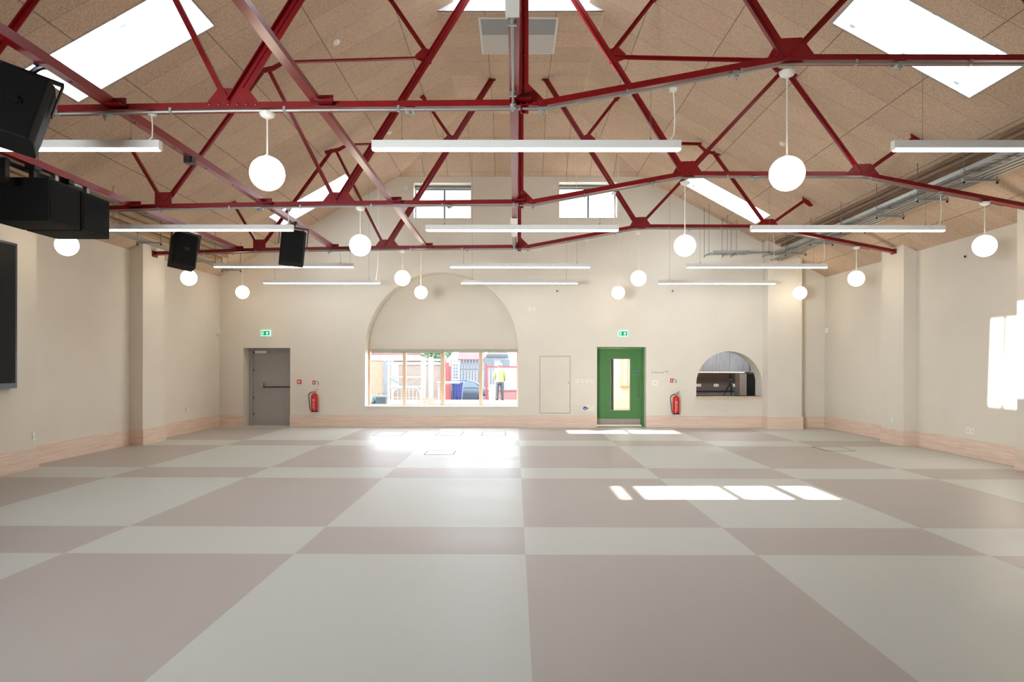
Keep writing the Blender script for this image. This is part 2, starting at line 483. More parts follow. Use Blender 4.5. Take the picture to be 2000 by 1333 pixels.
# pier at the right end of the far wall, top cut to the slope
mb = MB(); a, b = 6.45, 7.33
mb.hexa([(a,17.77,0),(b,17.77,0),(b,YF,0),(a,YF,0),(a,17.77,zr(a)),(b,17.77,zr(b)),(b,YF,zr(b)),(a,YF,zr(a))])
struct(mb.build('wall_far_pier', m_wall))
# near wall behind the camera
struct(MB().prism([(XL,YN,0),(XR,YN,0),(XR,YN,EAVE),(1.41,YN,ZF),(-1.42,YN,ZF),(XL,YN,EAVE)], (0,-.2,0)).build('wall_near', m_wall))

mb = MB(); t = .025; h = .31
for x0, x1 in ((XL,-7.313),(-6.065,2.078),(3.377,6.45),(7.33,XR)): mb.box(x0, x1, YF-t, YF, 0, h)
mb.box(6.45-t, 7.33+t, 17.77-t, 17.77, 0, h); mb.box(6.45-t, 6.45, 17.77, YF-t, 0, h); mb.box(7.33, 7.33+t, 17.77, YF-t, 0, h)
struct(mb.build('baseboard_far', m_base))
mb = MB(); mb.box(XL, XR, YN, YN+t, 0, h); struct(mb.build('baseboard_near', m_base))

# ------------------------------------------------------------------ yard window (window_1)
w = thing('window_1', 'x', 'x', (-2.04, YF+.42, .53), kind='structure')
for k in ('label', 'category'): del w[k]
yw = YF+.40
XA, XB = -4.07, .0
mb = MB()
mb.box(XA, XB, yw, yw+.07, .53, .575); mb.box(XA, XB, yw, yw+.07, 2.0, 2.08)
mb.box(XA, XA+.05, yw, yw+.07, .575, 2.0); mb.box(XB-.05, XB, yw, yw+.07, .575, 2.0)
part(mb, 'frame', m_timber, w)
MX = [(-3.14,-3.05),(-2.115,-2.0),(-1.07,-.975)]
for a, b in MX: part(MB().box(a, b, yw-.01, yw+.075, .575, 2.0), 'mullion', m_timber, w)
edges = [XA+.05] + [v for m in MX for v in m] + [XB-.05]
for i in range(0, 8, 2):
    f = part(MB().box(edges[i], edges[i+1], yw+.03, yw+.036, .575, 2.0), 'pane', m_pane, w)
part(MB().box(-4.075, -.012, YF-.02, yw, .53, .548), 'sill', m_white, w)
for x0, x1, zb, side in ((-3.98,-2.07,1.965,'left'),(-2.05,-.02,1.985,'right')):
    b = thing('roller_blind', 'rolled up grey roller blind over the %s half of the yard window' % side, 'blind', ((x0+x1)/2, yw-.08, 2.0))
    part(MB().lathe([(.0,x0),(.035,x0),(.035,x1),(.0,x1)], (0, yw-.06, 2.035), 14, 'X'), 'roll', m_blind, b, smooth=True)
    part(MB().box(x0, x1, yw-.085, yw-.06, zb, zb+.03), 'bottom_bar', m_blind, b)
# upper windows
for n, (L, side) in enumerate(((UPL,'left'),(UPR,'right'))):
    x0, x1, z0, z1 = L[0][0], L[1][0], L[0][1], L[2][1]
    w = thing('window_2' if n == 0 else 'window_10', 'x', 'x', ((x0+x1)/2, YF+.28, z0), kind='structure')
    for k in ('label', 'category'): del w[k]
    y = YF+.28
    mb = MB()
    mb.box(x0, x1, y, y+.05, z0, z0+.02); mb.box(x0, x1, y, y+.05, z1-.05, z1)
    mb.box(x0, x0+.03, y, y+.05, z0, z1); mb.box(x1-.03, x1, y, y+.05, z0, z1)
    part(mb, 'frame', m_alu, w)
    xm = (x0+x1)/2 + .03
    part(MB().box(xm-.025, xm+.025, y-.01, y+.05, z0, z1-.05), 'mullion', m_alu, w)
    part(MB().box(x0+.03, x1-.03, y+.02, y+.026, z0+.02, z1-.05), 'pane', m_pane, w)
    b = thing('roller_blind', 'rolled up grey roller blind at the head of the high %s window' % side, 'blind', ((x0+x1)/2, y-.05, z1-.1))
    part(MB().lathe([(.0,x0+.02),(.03,x0+.02),(.03,x1-.02),(.0,x1-.02)], (0, y-.045, z1-.09), 14, 'X'), 'roll', m_blind, b, smooth=True)
    part(MB().box(x0+.02, x1-.02, y-.06, y-.045, z1-.145, z1-.115), 'bottom_bar', m_alu, b)

# ------------------------------------------------------------------ doors
y = YF+.42
d = thing('door_1', 'x', 'x', (-6.7, y, 0), kind='structure')
for k in ('label', 'category'): del d[k]
mb = MB(); mb.box(-7.33,-7.2,y-.03,y+.08,0,2.12); mb.box(-6.16,-6.03,y-.03,y+.08,0,2.12); mb.box(-7.2,-6.16,y-.03,y+.08,2.06,2.12)
part(mb, 'door_frame', m_gdoor, d)
part(MB().box(-7.21,-6.15,y,y+.05,0,2.07), 'door_leaf', m_gdoor, d)
cl = part(MB().box(-7.14,-6.83,y-.06,y,1.955,2.02), 'door_closer', m_plastic, d)
part(MB().bar((-7.1,y-.05,2.03),(-6.6,y-.04,2.045),.03,.02).box(-7.1,-7.08,y-.06,y-.03,2.01,2.04), 'closer_arm', m_steel, cl)
pb = part(MB().lathe([(0,-6.93),(.016,-6.93),(.016,-6.09),(0,-6.09)], (0,y-.09,1.04), 10, 'X'), 'push_bar', m_blackm, d, smooth=True)
part(MB().box(-6.97,-6.9,y-.11,y,1.01,1.15), 'latch_case', m_steel, pb)
for z in (.3, .75, 1.5, 1.97): part(MB().lathe([(0,z-.03),(.012,z-.03),(.012,z+.03),(0,z+.03)], (-7.195,y-.012,0), 8), 'hinge', m_blackm, d)

y = YF+.27
d = thing('door_2', 'x', 'x', (2.7, y, 0), kind='structure')
for k in ('label', 'category'): del d[k]
mb = MB(); mb.box(2.06,2.11,y-.03,y+.08,0,2.16); mb.box(3.32,3.40,y-.03,y+.08,0,2.16); mb.box(2.11,3.32,y-.03,y+.08,2.10,2.16)
part(mb, 'door_frame', m_green, d)
mb = MB(); vx0, vx1, vz0, vz1 = 2.475, 3.005, .425, 1.825
mb.box(2.115,vx0,y,y+.055,.04,2.095); mb.box(vx1,3.315,y,y+.055,.04,2.095)
mb.box(vx0,vx1,y,y+.055,.04,vz0); mb.box(vx0,vx1,y,y+.055,vz1,2.095)
leaf = part(mb, 'door_leaf', m_green, d)
mb = MB()
mb.box(vx0,vx0+.015,y-.008,y+.06,vz0,vz1); mb.box(vx1-.015,vx1,y-.008,y+.06,vz0,vz1); mb.box(vx0,vx1,y-.008,y+.06,vz0,vz0+.015); mb.box(vx0,vx1,y-.008,y+.06,vz1-.015,vz1)
part(mb, 'glazing_bead', m_steel, leaf)
part(MB().box(vx0,vx1,y+.025,y+.031,vz0,vz1), 'pane', m_pane, leaf)
part(MB().box(vx0,vx0+.09,y+.056,y+.10,vz0,vz1), 'inner_jamb', mat('dark_green_grey', srgb(70,84,66), .6, var=.04), leaf)  # jamb strip behind the glass, darker than the door leaf
part(MB().box(2.12,3.27,y-.006,y,.045,.205), 'kick_plate', m_steel, d)
part(MB().tube([(3.205,y,1.31),(3.205,y-.06,1.31),(3.205,y-.06,.79),(3.205,y,.79)],.012,8), 'pull_handle', m_steel, d, smooth=True)
part(MB().lathe([(0,-.004),(.042,-.004),(.042,0),(0,0)], (3.205,y,1.49), 20, 'Y').box(0,0,0,0,0,0) if False else MB().lathe([(0,-.004),(.042,-.004),(.042,0),(0,0)], (3.205,y,1.49), 20, 'Y'), 'fire_door_disc', m_blue, d)
part(MB().box(3.18,3.23,y-.006,y-.004,1.478,1.484).box(3.175,3.235,y-.006,y-.004,1.496,1.502), 'disc_lettering', m_white, d)

# corridor beyond the green door
mb = MB()
mb.box(1.7,1.75,YF+.35,21.4,0,2.5); mb.box(3.9,3.95,YF+.35,21.4,0,2.5); mb.box(1.7,3.95,21.4,21.45,0,2.5)
mb.box(1.7,3.95,YF+.35,21.4,2.5,2.55); mb.box(1.7,3.95,YF+.35,21.4,-.05,0.0)
mb.box(1.7,2.06,YF+.35,YF+.37,0,2.5); mb.box(3.4,3.95,YF+.35,YF+.37,0,2.5)
struct(mb.build('wall_corridor', m_wall))
struct(MB().box(1.75,3.9,21.37,21.4,0,.31).build('baseboard_corridor', m_base))
w = thing('window_11', 'x', 'x', (3.5, 21.33, 1.1), kind='structure')
for k in ('label', 'category'): del w[k]
mb = MB(); mb.box(3.18,3.24,21.3,21.39,1.05,2.3); mb.box(3.34,3.40,21.3,21.39,1.05,2.3); mb.box(3.56,3.62,21.3,21.39,1.05,2.3); mb.box(3.18,3.62,21.28,21.39,1.0,1.05)
part(mb, 'frame', m_timber, w)
part(MB().box(3.24,3.56,21.36,21.38,1.05,2.3), 'pane', mat('bright_pane', srgb(220,226,230), .2, var=.02), w)

# ------------------------------------------------------------------ serving hatch ledge + kitchen
tag(MB().box(4.69,6.44,YF-.09,YF+.5,.79,.83).build('serving_ledge', m_sill, origin=(5.57,YF,.79)), 'pale timber ledge along the bottom of the arched serving hatch', 'ledge')
struct(MB().box(4.1,4.15,YF+.5,22.2,0,2.7).build('wall_kitchen_left', m_wall))
struct(MB().box(8.6,8.65,YF+.5,22.2,0,2.7).build('wall_kitchen_right', m_wall))
struct(MB().box(4.1,8.65,22.0,22.05,0,2.7).build('wall_kitchen_back', m_wall))
struct(MB().box(4.1,8.65,YF+.5,22.2,2.7,2.75).build('ceiling_kitchen', m_wall))
struct(MB().box(4.1,8.65,YF+.5,22.2,-.05,0).build('floor_kitchen', m_wall))
struct(MB().box(4.1,4.7,YF+.46,YF+.53,0,2.7).box(6.45,8.65,YF+.46,YF+.53,0,2.7).box(4.7,6.45,YF+.5,YF+.53,2.02,2.7).box(4.7,6.45,YF+.5,YF+.53,0,.75).build('wall_kitchen_front', m_wall))
tag(MB().box(4.15,8.6,21.96,21.995,.85,1.42).build('kitchen_splashback', m_kback, origin=(6.4,22,.85)), 'dark grey splashback behind the kitchen worktop seen through the hatch', 'splashback')
KX = [4.62,5.03,5.44,5.84,6.25,6.66,7.27]
KN = ['leftmost','second from left','third from left','third from right','second from right','rightmost']
for i in range(6):
    x0, x1 = KX[i], KX[i+1]
    k = thing('wall_cabinet', 'grey wood wall cabinet above the kitchen light strip, %s of the row' % KN[i], 'cabinet', ((x0+x1)/2, 21.8, 1.44), 'kitchen wall cabinets')
    part(MB().box(x0,x1,21.64,22.0,1.44,2.4), 'cabinet_body', m_kcab, k)
    part(MB().box(x0+.003,x1-.003,21.62,21.64,1.44,2.4), 'cabinet_door', m_kcab, k)
tag(MB().box(5.0,7.13,21.62,21.66,1.425,1.437).build('light_strip', m_led, origin=(6.4,21.64,1.42)), 'warm glowing light strip under the kitchen wall cabinets', 'light')
t_ = thing('kitchen_worktop', 'black worktop along the back of the kitchen with grey cupboards below', 'worktop', (6.4,21.7,0))
part(MB().box(4.15,6.95,21.35,21.96,.81,.85), 'worktop_slab', m_cambk, t_)
part(MB().box(4.15,6.95,21.4,21.96,0,.81), 'base_cupboard', m_kcab, t_)
t_ = thing('kitchen_counter', 'dark counter just inside the serving hatch under the tripod', 'counter', (6.2,19.1,0))
part(MB().box(4.75,8.0,YF+.54,19.7,.76,.79), 'worktop_slab', m_cambk, t_)
part(MB().box(4.75,8.0,YF+.55,19.6,0,.76), 'base_cupboard', m_kcab, t_)
t_ = thing('tall_cabinet', 'grey wood tall cabinet end beside the black fridge in the kitchen', 'cabinet', (6.97,21.2,0))
part(MB().box(6.74,6.955,20.9,21.3,0,1.40), 'cabinet_body', m_kback, t_); part(MB().box(6.745,6.95,20.88,20.9,.02,1.39), 'cabinet_door', mat('taupe_laminate', srgb(128,116,108), .45, var=.05), t_)
t_ = thing('fridge', 'black fridge at the right end of the kitchen', 'fridge', (7.4,21.2,0))
part(MB().box(6.97,7.6,20.95,21.75,0,1.385), 'fridge_body', m_cambk, t_); part(MB().box(6.975,7.595,20.92,20.95,.03,1.375), 'fridge_door', m_blackm, t_)
for i, (x, nm) in enumerate(((5.78,'left'),(6.34,'middle'),(6.90,'right'))):
    s_ = thing('wall_socket', 'white double socket on the kitchen splashback, %s of three' % nm, 'socket', (x,21.95,1.0))
    part(MB().box(x-.075,x+.075,21.948,21.96,.97,1.055), 'socket_plate', m_plastic, s_)
    for q_ in (-.033,.033): part(MB().box(x+q_-.013,x+q_+.013,21.944,21.948,1.0,1.03), 'socket_opening', m_dark, s_)
# tripod
tx, ty, tz = 5.94, 19.2, .79
t_ = thing('camera_tripod', 'black tripod carrying a camera on the counter behind the hatch', 'tripod', (tx,ty,tz))
for dx, dy in ((-.20,.03),(.14,-.06),(.06,.14)):
    part(MB().tube([(tx,ty,tz+.38),(tx+dx*.55,ty+dy*.55,tz+.18),(tx+dx,ty+dy,tz)],[.022,.018,.012],8), 'leg', m_blackm, t_)
part(MB().tube([(tx,ty,tz+.34),(tx,ty,tz+.50)],.013,8), 'centre_column', m_blackm, t_)
part(MB().lathe([(0,.36),(.035,.37),(.04,.40),(.03,.42),(0,.42)],(tx,ty,tz),12), 'shoulder', m_blackm, t_)
hd = part(MB().box(tx-.045,tx+.045,ty-.03,ty+.03,tz+.49,tz+.515), 'pan_head', m_blackm, t_)
cm = tag(MB().box(tx-.06,tx+.05,ty-.03,ty+.03,tz+.515,tz+.60).box(tx-.03,tx+.03,ty-.02,ty+.02,tz+.60,tz+.62).lathe([(0,-.11),(.028,-.11),(.03,-.03),(0,-.03)],(tx,ty,tz+.55),14,'Y').build('camera', m_cambk, origin=(tx,ty,tz+.515)), 'black camera mounted on top of the tripod in the hatch', 'camera')

# ------------------------------------------------------------------ trusses
BC = [(-7.70,3.965),(-5.45,4.045),(-2.8,4.09),(-.05,4.115),(.18,4.115),(2.48,4.545),(5.18,4.54),(7.86,4.02)]
def angle_bar(mb, p, q, wf, df, y, flip=1):
    """angle iron in the truss plane y: face leg wf wide, standing leg df deep"""
    P = Vector((p[0], y, p[1])); Q = Vector((q[0], y, q[1]))
    d = (Q-P).normalized(); n = Vector((-d.z, 0, d.x))
    mb.bar(P, Q, wf, .010, up=(0,1,0))
    o = n*flip*(wf/2-.005)
    mb.bar(P+o+Vector((0,-df/2,0)), Q+o+Vector((0,-df/2,0)), .010, df, up=(0,1,0))
def heavy_bar(mb, p, q, y):
    P = Vector((p[0], y, p[1])); Q = Vector((q[0], y, q[1]))
    d = (Q-P).normalized(); n = Vector((-d.z, 0, d.x))
    for s in (-1, 1):
        o = n*s*.030
        mb.bar(P+o, Q+o, .05, .010, up=(0,1,0))
        o2 = n*s*.008
        mb.bar(P+o2+Vector((0,.03,0)), Q+o2+Vector((0,.03,0)), .010, .06, up=(0,1,0))
    mb.bar(P+n*.052+Vector((0,-.025,0)), Q+n*.052+Vector((0,-.025,0)), .008, .05, up=(0,1,0))
def plate(mb, pts, y, t=.016):
    mb.prism([(x, y-t/2, z) for x, z in pts], (0, t, 0))
def rivets(mb, pts, y, r=.014):
    for x, z in pts:
        mb.lathe([(r,0),(r*.8,-.008),(0,-.011)], (x, y, z), 8, 'Y')
TN = ['nearest', 'middle', 'farthest']
for k, y in enumerate(TR):
    t_ = thing('roof_truss', 'dark red riveted steel roof truss with kinked bottom tie, %s of the three' % TN[k], 'truss', (0, y, 4.1), 'red steel roof trusses')
    mb = MB()
    for (a, b) in zip(BC, BC[1:]):
        P = Vector((a[0], y, a[1]-.02)); Q = Vector((b[0], y, b[1]-.02))
        mb.bar(P, Q, .012, .135, up=(0,1,0))
        d = (Q-P).normalized(); n = Vector((-d.z, 0, d.x))*(1 if d.x > 0 else -1)
        for s in (-.011, .011):
            mb.bar(P+n*.036+Vector((0,s,0)), Q+n*.036+Vector((0,s,0)), .072, .010, up=(0,1,0))
    part(mb, 'bottom_chord', m_red, t_)
    top_l, top_r = (-.58,7.635), (.53,7.635)
    for p, q in (((-2.78,4.12),top_l), ((2.46,4.58),top_r)):
        mb = MB(); heavy_bar(mb, p, q, y-.02); part(mb, 'principal_strut', m_red, t_)
    light = [((-5.42,4.12),(-3.93,6.16),1),((-5.48,4.12),(-6.02,5.03),-1),((-2.83,4.12),(-3.87,6.16),-1),((-1.42,6.36),(-2.04,7.27),-1),
             ((5.15,4.58),(4.03,6.12),-1),((5.22,4.58),(5.97,5.11),1),((2.52,4.58),(3.98,6.14),1),((1.36,6.38),(2.04,7.26),1)]
    for p, q, f in light:
        mb = MB(); angle_bar(mb, p, q, .06, .05, y+.012, f); part(mb, 'web_member', m_red, t_)
    for p, q in (((-1.45,6.33),(-3.68,6.262)), ((1.40,6.33),(3.80,6.275))):
        mb = MB(); angle_bar(mb, p, q, .05, .05, y, 1); part(mb, 'collar_tie', m_red, t_)
    # post
    mb = MB(); mb.box(-.045,.03,y-.02,y-.008,4.03,7.64); mb.box(-.045,-.033,y-.07,y-.008,4.03,7.64)
    rivets(mb, [(-.004, 4.2+i*.38) for i in range(9)], y-.02, .016)
    part(mb, 'king_post', m_red, t_)
    G = [
      [(-3.06,4.09),(-2.92,4.27),(-2.64,4.27),(-2.50,4.09)],
      [(-5.59,4.06),(-5.59,4.27),(-5.33,4.27),(-5.33,4.06)],
      [(2.27,4.51),(2.40,4.74),(2.62,4.75),(2.75,4.57),(2.6,4.50)],
      [(4.93,4.55),(5.06,4.70),(5.30,4.71),(5.46,4.50)],
      [(-.05,4.08),(-.04,4.32),(.03,4.31),(.19,4.15),(.19,4.10)],
      [(-1.62,6.36),(-1.50,6.47),(-1.34,6.44),(-1.38,6.22),(-1.62,6.30)],
      [(1.58,6.38),(1.46,6.49),(1.30,6.44),(1.34,6.22),(1.58,6.30)],
      [(-4.10,6.13),(-3.80,6.20),(-3.62,6.29),(-3.60,6.23),(-3.78,6.12),(-4.08,6.06)],
      [(4.20,6.06),(3.90,6.16),(3.74,6.29),(3.72,6.24),(3.86,6.10),(4.16,6.02)],
      [(-6.14,4.97),(-5.98,5.08),(-5.90,5.02),(-6.0,4.92)],
      [(5.90,5.17),(6.04,5.09),(6.13,4.99),(6.06,4.96),(5.92,5.06)],
      [(-2.10,7.25),(-2.02,7.31),(-1.96,7.24),(-2.02,7.18)],
      [(2.10,7.24),(2.02,7.30),(1.96,7.22),(2.02,7.16)],
      [(-.63,7.64),(-.51,7.64),(-.51,7.60),(-.66,7.58)],
      [(.58,7.64),(.46,7.64),(.46,7.60),(.61,7.58)],
    ]
    for i, g in enumerate(G):
        mb = MB(); plate(mb, g, y-.018)
        if i in (0, 2, 3):
            x0, x1 = g[0][0]+.06, g[-1][0]-.06 if i != 2 else 2.56
            zz = [4.115, 0, 4.575, 4.575][i]
            rivets(mb, [(x0+(x1-x0)*j/5, zz) for j in range(6)], y-.026)
        if i == 4: rivets(mb, [(.02,4.13),(.09,4.13),(.15,4.13),(-.0,4.27),(-.0,4.20)], y-.026)
        part(mb, 'gusset_plate', m_red, t_)
    # wall shoes
    part(MB().box(-7.70,-7.66,y-.1,y+.1,3.9,4.03), 'wall_shoe', m_red, t_)
    part(MB().box(7.80,7.84,y-.08,y+.08,3.98,4.08), 'wall_shoe', m_red, t_)
    # grey conduit strapped beneath the tie
    cy = y-.05
    c_ = thing('steel_conduit', 'grey conduit strapped under the bottom tie of the %s truss' % TN[k], 'conduit', (0, cy, 4.05), 'conduits under the roof trusses')
    pts = [(-7.2,cy+.03,3.93),(-5.45,cy,4.0),(-2.8,cy,4.045),(-.05,cy,4.065),(.2,cy,4.065),(2.4,cy,4.475),(2.56,cy,4.485),(2.75,cy,4.492),(5.15,cy,4.488),(7.3,cy+.03,4.06)]
    part(MB().tube(pts, .0125, 8), 'conduit_tube', m_cond, c_, smooth=True)
    for i in range(13):
        x = -6.6 + i*1.08
        for (a, b) in zip(pts, pts[1:]):
            if a[0] <= x < b[0]:
                z = a[2] + (b[2]-a[2])*(x-a[0])/(b[0]-a[0])
                part(MB().box(x-.012,x+.012,cy-.018,cy+.03,z-.016,z+.035), 'saddle_clip', m_galv, c_); break
    # clamps with drop rods
    for x in (-4.0+.0, -1.1, .17, 2.0, 3.55):
        for (a, b) in zip(BC, BC[1:]):
            if a[0] <= x < b[0]:
                z = a[1] + (b[1]-a[1])*(x-a[0])/(b[0]-a[0]) - .03
        tag(MB().box(x-.045,x+.045,y-.06,y+.06,z-.025,z-.002).lathe([(0,-.03),(.02,-.03),(.02,0),(0,0)],(x,y-.02,z-.022),8).tube([(x,y-.02,z-.03),(x,y-.02,z-.08)],.005,6).build('beam_clamp', m_galv, origin=(x,y,z)),
            {-4.0:'small galvanised clamp left on the tie of the %s truss, above the left strip light',-1.1:'small galvanised clamp left of centre on the tie of the %s truss',.17:'small galvanised clamp by the king post of the %s truss',2.0:'small galvanised clamp on the sloping tie of the %s truss',3.55:'small galvanised clamp on the level right tie of the %s truss'}[x] % TN[k], 'clamp', 'galvanised beam clamps')

# longitudinal runners, sitting on the left half of the ties
RXs = [(-.105,'along the centre line'),(-1.98,'first left of centre'),(-3.95,'second left of centre'),(-5.95,'nearest the left wall')]
SP = [((TR[0]-4.2, TR[0]),'in front of the nearest truss'),((TR[0],TR[1]),'between the nearest and middle trusses'),((TR[1],TR[2]),'between the middle and farthest trusses')]
for x, nm in RXs:
    zt = [b for b in ((p, q) for p, q in zip(BC, BC[1:])) if b[0][0] <= x <= b[1][0]][0]
    z = zt[0][1] + (zt[1][1]-zt[0][1])*(x-zt[0][0])/(zt[1][0]-zt[0][0]) + .02
    for (y0, y1), sn in SP:
        r_ = thing('steel_runner', 'red steel runner %s, %s' % (nm, sn), 'beam', (x, (y0+y1)/2, z), 'red longitudinal runners')
        mb = MB(); wd = .085 if x < -.1 else .09
        mb.box(x-wd/2, x+wd/2, y0+.03, y1-.03, z, z+.010)
        if x < -2.5:
            mb.box(x+wd/2-.01, x+wd/2, y0+.03, y1-.03, z+.01, z+.085)
            for j in range(5):
                yy = y0+.4+j*.8
                mb.lathe([(.012,0),(.012,-.008),(0,-.010)], (x, yy, z), 8)
        else:
            mb.box(x+wd/2-.01, x+wd/2, y0+.03, y1-.03, z+.01, z+.055)
        part(mb, 'runner_bar', m_red, r_)
        part(MB().box(x+.02, x+.16, y1-.045, y1-.03, z-.01, z+.08).box(x+.02, x+.16, y1-.16, y1-.03, z-.01, z+.0), 'end_cleat', m_red, r_)

# trunking and drop conduits on the posts
for k, y1, y0 in ((0, TR[0], 4.78), (2, TR[2], 12.9)):
    zc = 4.098; L_ = -.115
    j = thing('cable_trunking', 'off-white trunking box and conduit under the centre runner by the %s truss' % TN[k], 'trunking', (L_, y0, zc), 'trunking under the centre runner')
    part(MB().box(L_-.048,L_+.048,y0-.36,y0,zc-.035,zc+.03), 'lower_box', m_plastic, j)
    part(MB().box(L_-.062,L_+.062,y0-1.3,y0-.36,zc-.06,zc+.03), 'upper_box', m_plastic, j)
    part(MB().tube([(L_,y0,zc),(L_,y1-.09,zc)],.014,10), 'conduit_run', m_cond, j, smooth=True)
    part(MB().lathe([(0,-.045),(.03,-.045),(.034,-.01),(0,-.01)],(L_,y1-.09,zc),14), 'conduit_box', m_galv, j)
    for yy in (y0+.15, y1-.3): part(MB().box(L_-.03,L_+.03,yy-.01,yy+.01,zc-.018,zc+.03), 'saddle_clip', m_galv, j)

# ------------------------------------------------------------------ strip lights and globes
ROW = [(TR[0]-.0,'nearest truss'),(TR[1],'middle truss'),(TR[2],'farthest truss'),(17.2,'ceiling by the far wall')]
def tie_z(x):
    for (a, b) in zip(BC, BC[1:]):
        if a[0] <= x <= b[0]: return a[1] + (b[1]-a[1])*(x-a[0])/(b[0]-a[0]) - .028
def ceil_z(x, y):
    z = min(zl(x), zr(x), ZF)
    if y > HY: z = min(z, 6.64+.55*(YF-y))
    return z
def strip_light(cx, y, zt_l, zt_r, label):
    s_ = thing('strip_light', label, 'light', (cx, y, 3.68), 'linear pendant lights')
    L = 2.93/2
    part(MB().box(cx-L,cx+L,y-.034,y+.034,3.692,3.775), 'housing', m_white, s_)
    part(MB().box(cx-L+.012,cx+L-.012,y-.030,y+.030,3.682,3.692).box(cx-L+.004,cx+L-.004,y-.0352,y-.034,3.684,3.70), 'diffuser', m_diff, s_)
    part(MB().box(cx-L-.004,cx-L,y-.035,y+.035,3.685,3.776), 'end_cap', m_white, s_)
    part(MB().box(cx+L,cx+L+.004,y-.035,y+.035,3.685,3.776), 'end_cap', m_white, s_)
    xr = cx+L-.07
    pts = [(xr-.0,y-.02,zt_r),(xr+.0,y-.02,zt_r-.05)]
    H = zt_r-.05-3.775
    for i in range(1, 8):
        t = i/8; pts.append((xr+.03*math.sin(t*PI)*min(1,H), y-.02, zt_r-.05-H*t))
    pts.append((xr-.03, y-.02, 3.775))
    part(MB().tube(pts,.006,6).box(xr-.03,xr+.03,y-.035,y+.02,zt_r-.03,zt_r), 'power_cord', m_cable, s_, smooth=False)
    for x, zt in ((cx-L+.28,zt_l),(cx+L-.28,zt_r)):
        zz = zt
        part(MB().tube([(x,y,3.775),(x,y,zz)],.0022,4).lathe([(0,0),(.008,0),(.006,.03),(0,.03)],(x,y,3.775),6), 'suspension_wire', m_wire, s_)
CN = ['left','centre','right']
for r, (y, nm) in enumerate(ROW):
    for j, cx in enumerate((-4.95,.01,4.96)):
        xl_, xr_ = cx-1.18, cx+1.18; xc = cx+1.39
        if r < 3: zL, zR = tie_z(xl_), min(tie_z(xr_), tie_z(min(xc,7.8)))
        else: zL, zR = ceil_z(xl_, y), ceil_z(xr_, y)
        strip_light(cx, y, zL, zR, 'slim white strip light hung from the %s, %s of its row' % (nm, CN[j]))
def globe_light(x, y, zt, label):
    g = thing('globe_pendant', label, 'light', (x, y, 3.46), 'opal globe pendants')
    r = .163; prof = []
    for i in range(15):
        a = -PI/2 + (PI*.885)*i/14
        prof.append((max(0, r*math.cos(a)), r*math.sin(a)))
    prof.append((.03, prof[-1][1]))
    part(MB().lathe(prof, (x,y,3.465), 32), 'globe', m_globe, g, smooth=True)
    part(MB().lathe([(.0,.14),(.035,.14),(.03,.165),(.012,.185),(0,.185)],(x,y,3.465),16), 'lamp_holder', m_white, g, smooth=True)
    part(MB().tube([(x,y,3.64),(x,y,zt-.02)],.0075,6), 'cord', m_cable, g, smooth=True)
    part(MB().lathe([(0,-.055),(.03,-.053),(.062,-.035),(.075,-.01),(.075,0),(0,0)],(x,y,zt),24), 'ceiling_rose', m_white, g, smooth=True)
GX = [(-6.95,'far left'),(-2.46,'centre left'),(2.49,'centre right'),(7.04,'far right')]
for r, (y, nm) in enumerate(ROW):
    for j, (x, gn) in enumerate(GX):
        if r == 0 and j in (0, 3): continue
        zt = (tie_z(x) if j != 2 else 4.455) if r < 3 else ceil_z(x, y)
        globe_light(x, y-(.05 if r < 3 else 0)*0, zt-(.02 if r < 3 else 0), 'round glowing opal globe under the %s, %s of its row' % (nm, gn))

# ------------------------------------------------------------------ speakers
def speaker(loc, rot, label, runner_z, brx=0):
    s_ = thing('loudspeaker', label, 'loudspeaker', loc, 'hung loudspeakers')
    o = Vector(loc)
    def L(x, y, z): return (o.x+x, o.y+y, o.z+z)
    w, h, d = .205, .285, .165
    # wedge cabinet, rounded front corners
    prof = [(-w,-d),(-w*.96,-d-.0),(w*.80,-d),(w,-d+.07),(w*.82,d),(-w*.82,d),(-w,-d+.07)]
    mb = MB(); mb.prism([L(x,y,-h) for x, y in [(-w*.8,-d),(w*.8,-d),(w,-d+.08),(w,d),(-w,d),(-w,-d+.08)]], (0,0,2*h)); mb.bevel(.012, 2)
    part(mb, 'cabinet', m_black, s_)
    part(MB().box(*[v for ab in zip(L(-w*.78,d+.002,-h+.03), L(w*.78,d+.016,h-.03)) for v in ab]), 'grille', m_grille, s_)
    part(MB().lathe([(0,-.02),(.035,-.02),(.03,0),(0,0)], L(0,-d,.0), 12, 'Y').box(*[v for ab in zip(L(-.05,-d-.012,-.015), L(.05,-d,.015)) for v in ab]), 'rear_knob', m_blackm, s_)
    yk = part(MB().bar(L(-w-.03,0,.05), L(-w-.03,0,h+.08), .012,.06,up=(0,1,0)).bar(L(w+.03,0,.05), L(w+.03,0,h+.08), .012,.06,up=(0,1,0)).bar(L(-w-.036,0,h+.08), L(w+.036,0,h+.08), .012,.06,up=(0,1,0)), 'yoke', m_blackm, s_)
    s_.rotation_euler = rot
    # hanger: plumb from the runner to the yoke
    top = Vector(loc) + Euler(rot).to_matrix() @ Vector((0,0,h+.08))
    hk = MB().tube([top, (top.x+brx*.5, top.y, (top.z+runner_z)/2), (top.x+brx, top.y, runner_z-.02)],.022,8).box(top.x+brx-.06,top.x+brx+.06,top.y-.05,top.y+.05,runner_z-.03,runner_z+.012).build('hanging_arm', m_blackm, origin=top)
    # parent with inverse so the arm turns with the speaker as one thing
    Mx = Matrix.LocRotScale(Vector(loc), Euler(rot), Vector((1,1,1)))
    hk.parent = s_; hk.matrix_parent_inverse = Mx.inverted()
    ORG[hk.name] = Vector(top)
    return s_
speaker((-4.15,5.55,3.70), (math.radians(-12),math.radians(14),math.radians(28)), 'large black loudspeaker tilted on a red runner in front of the nearest truss', 4.13, .12)
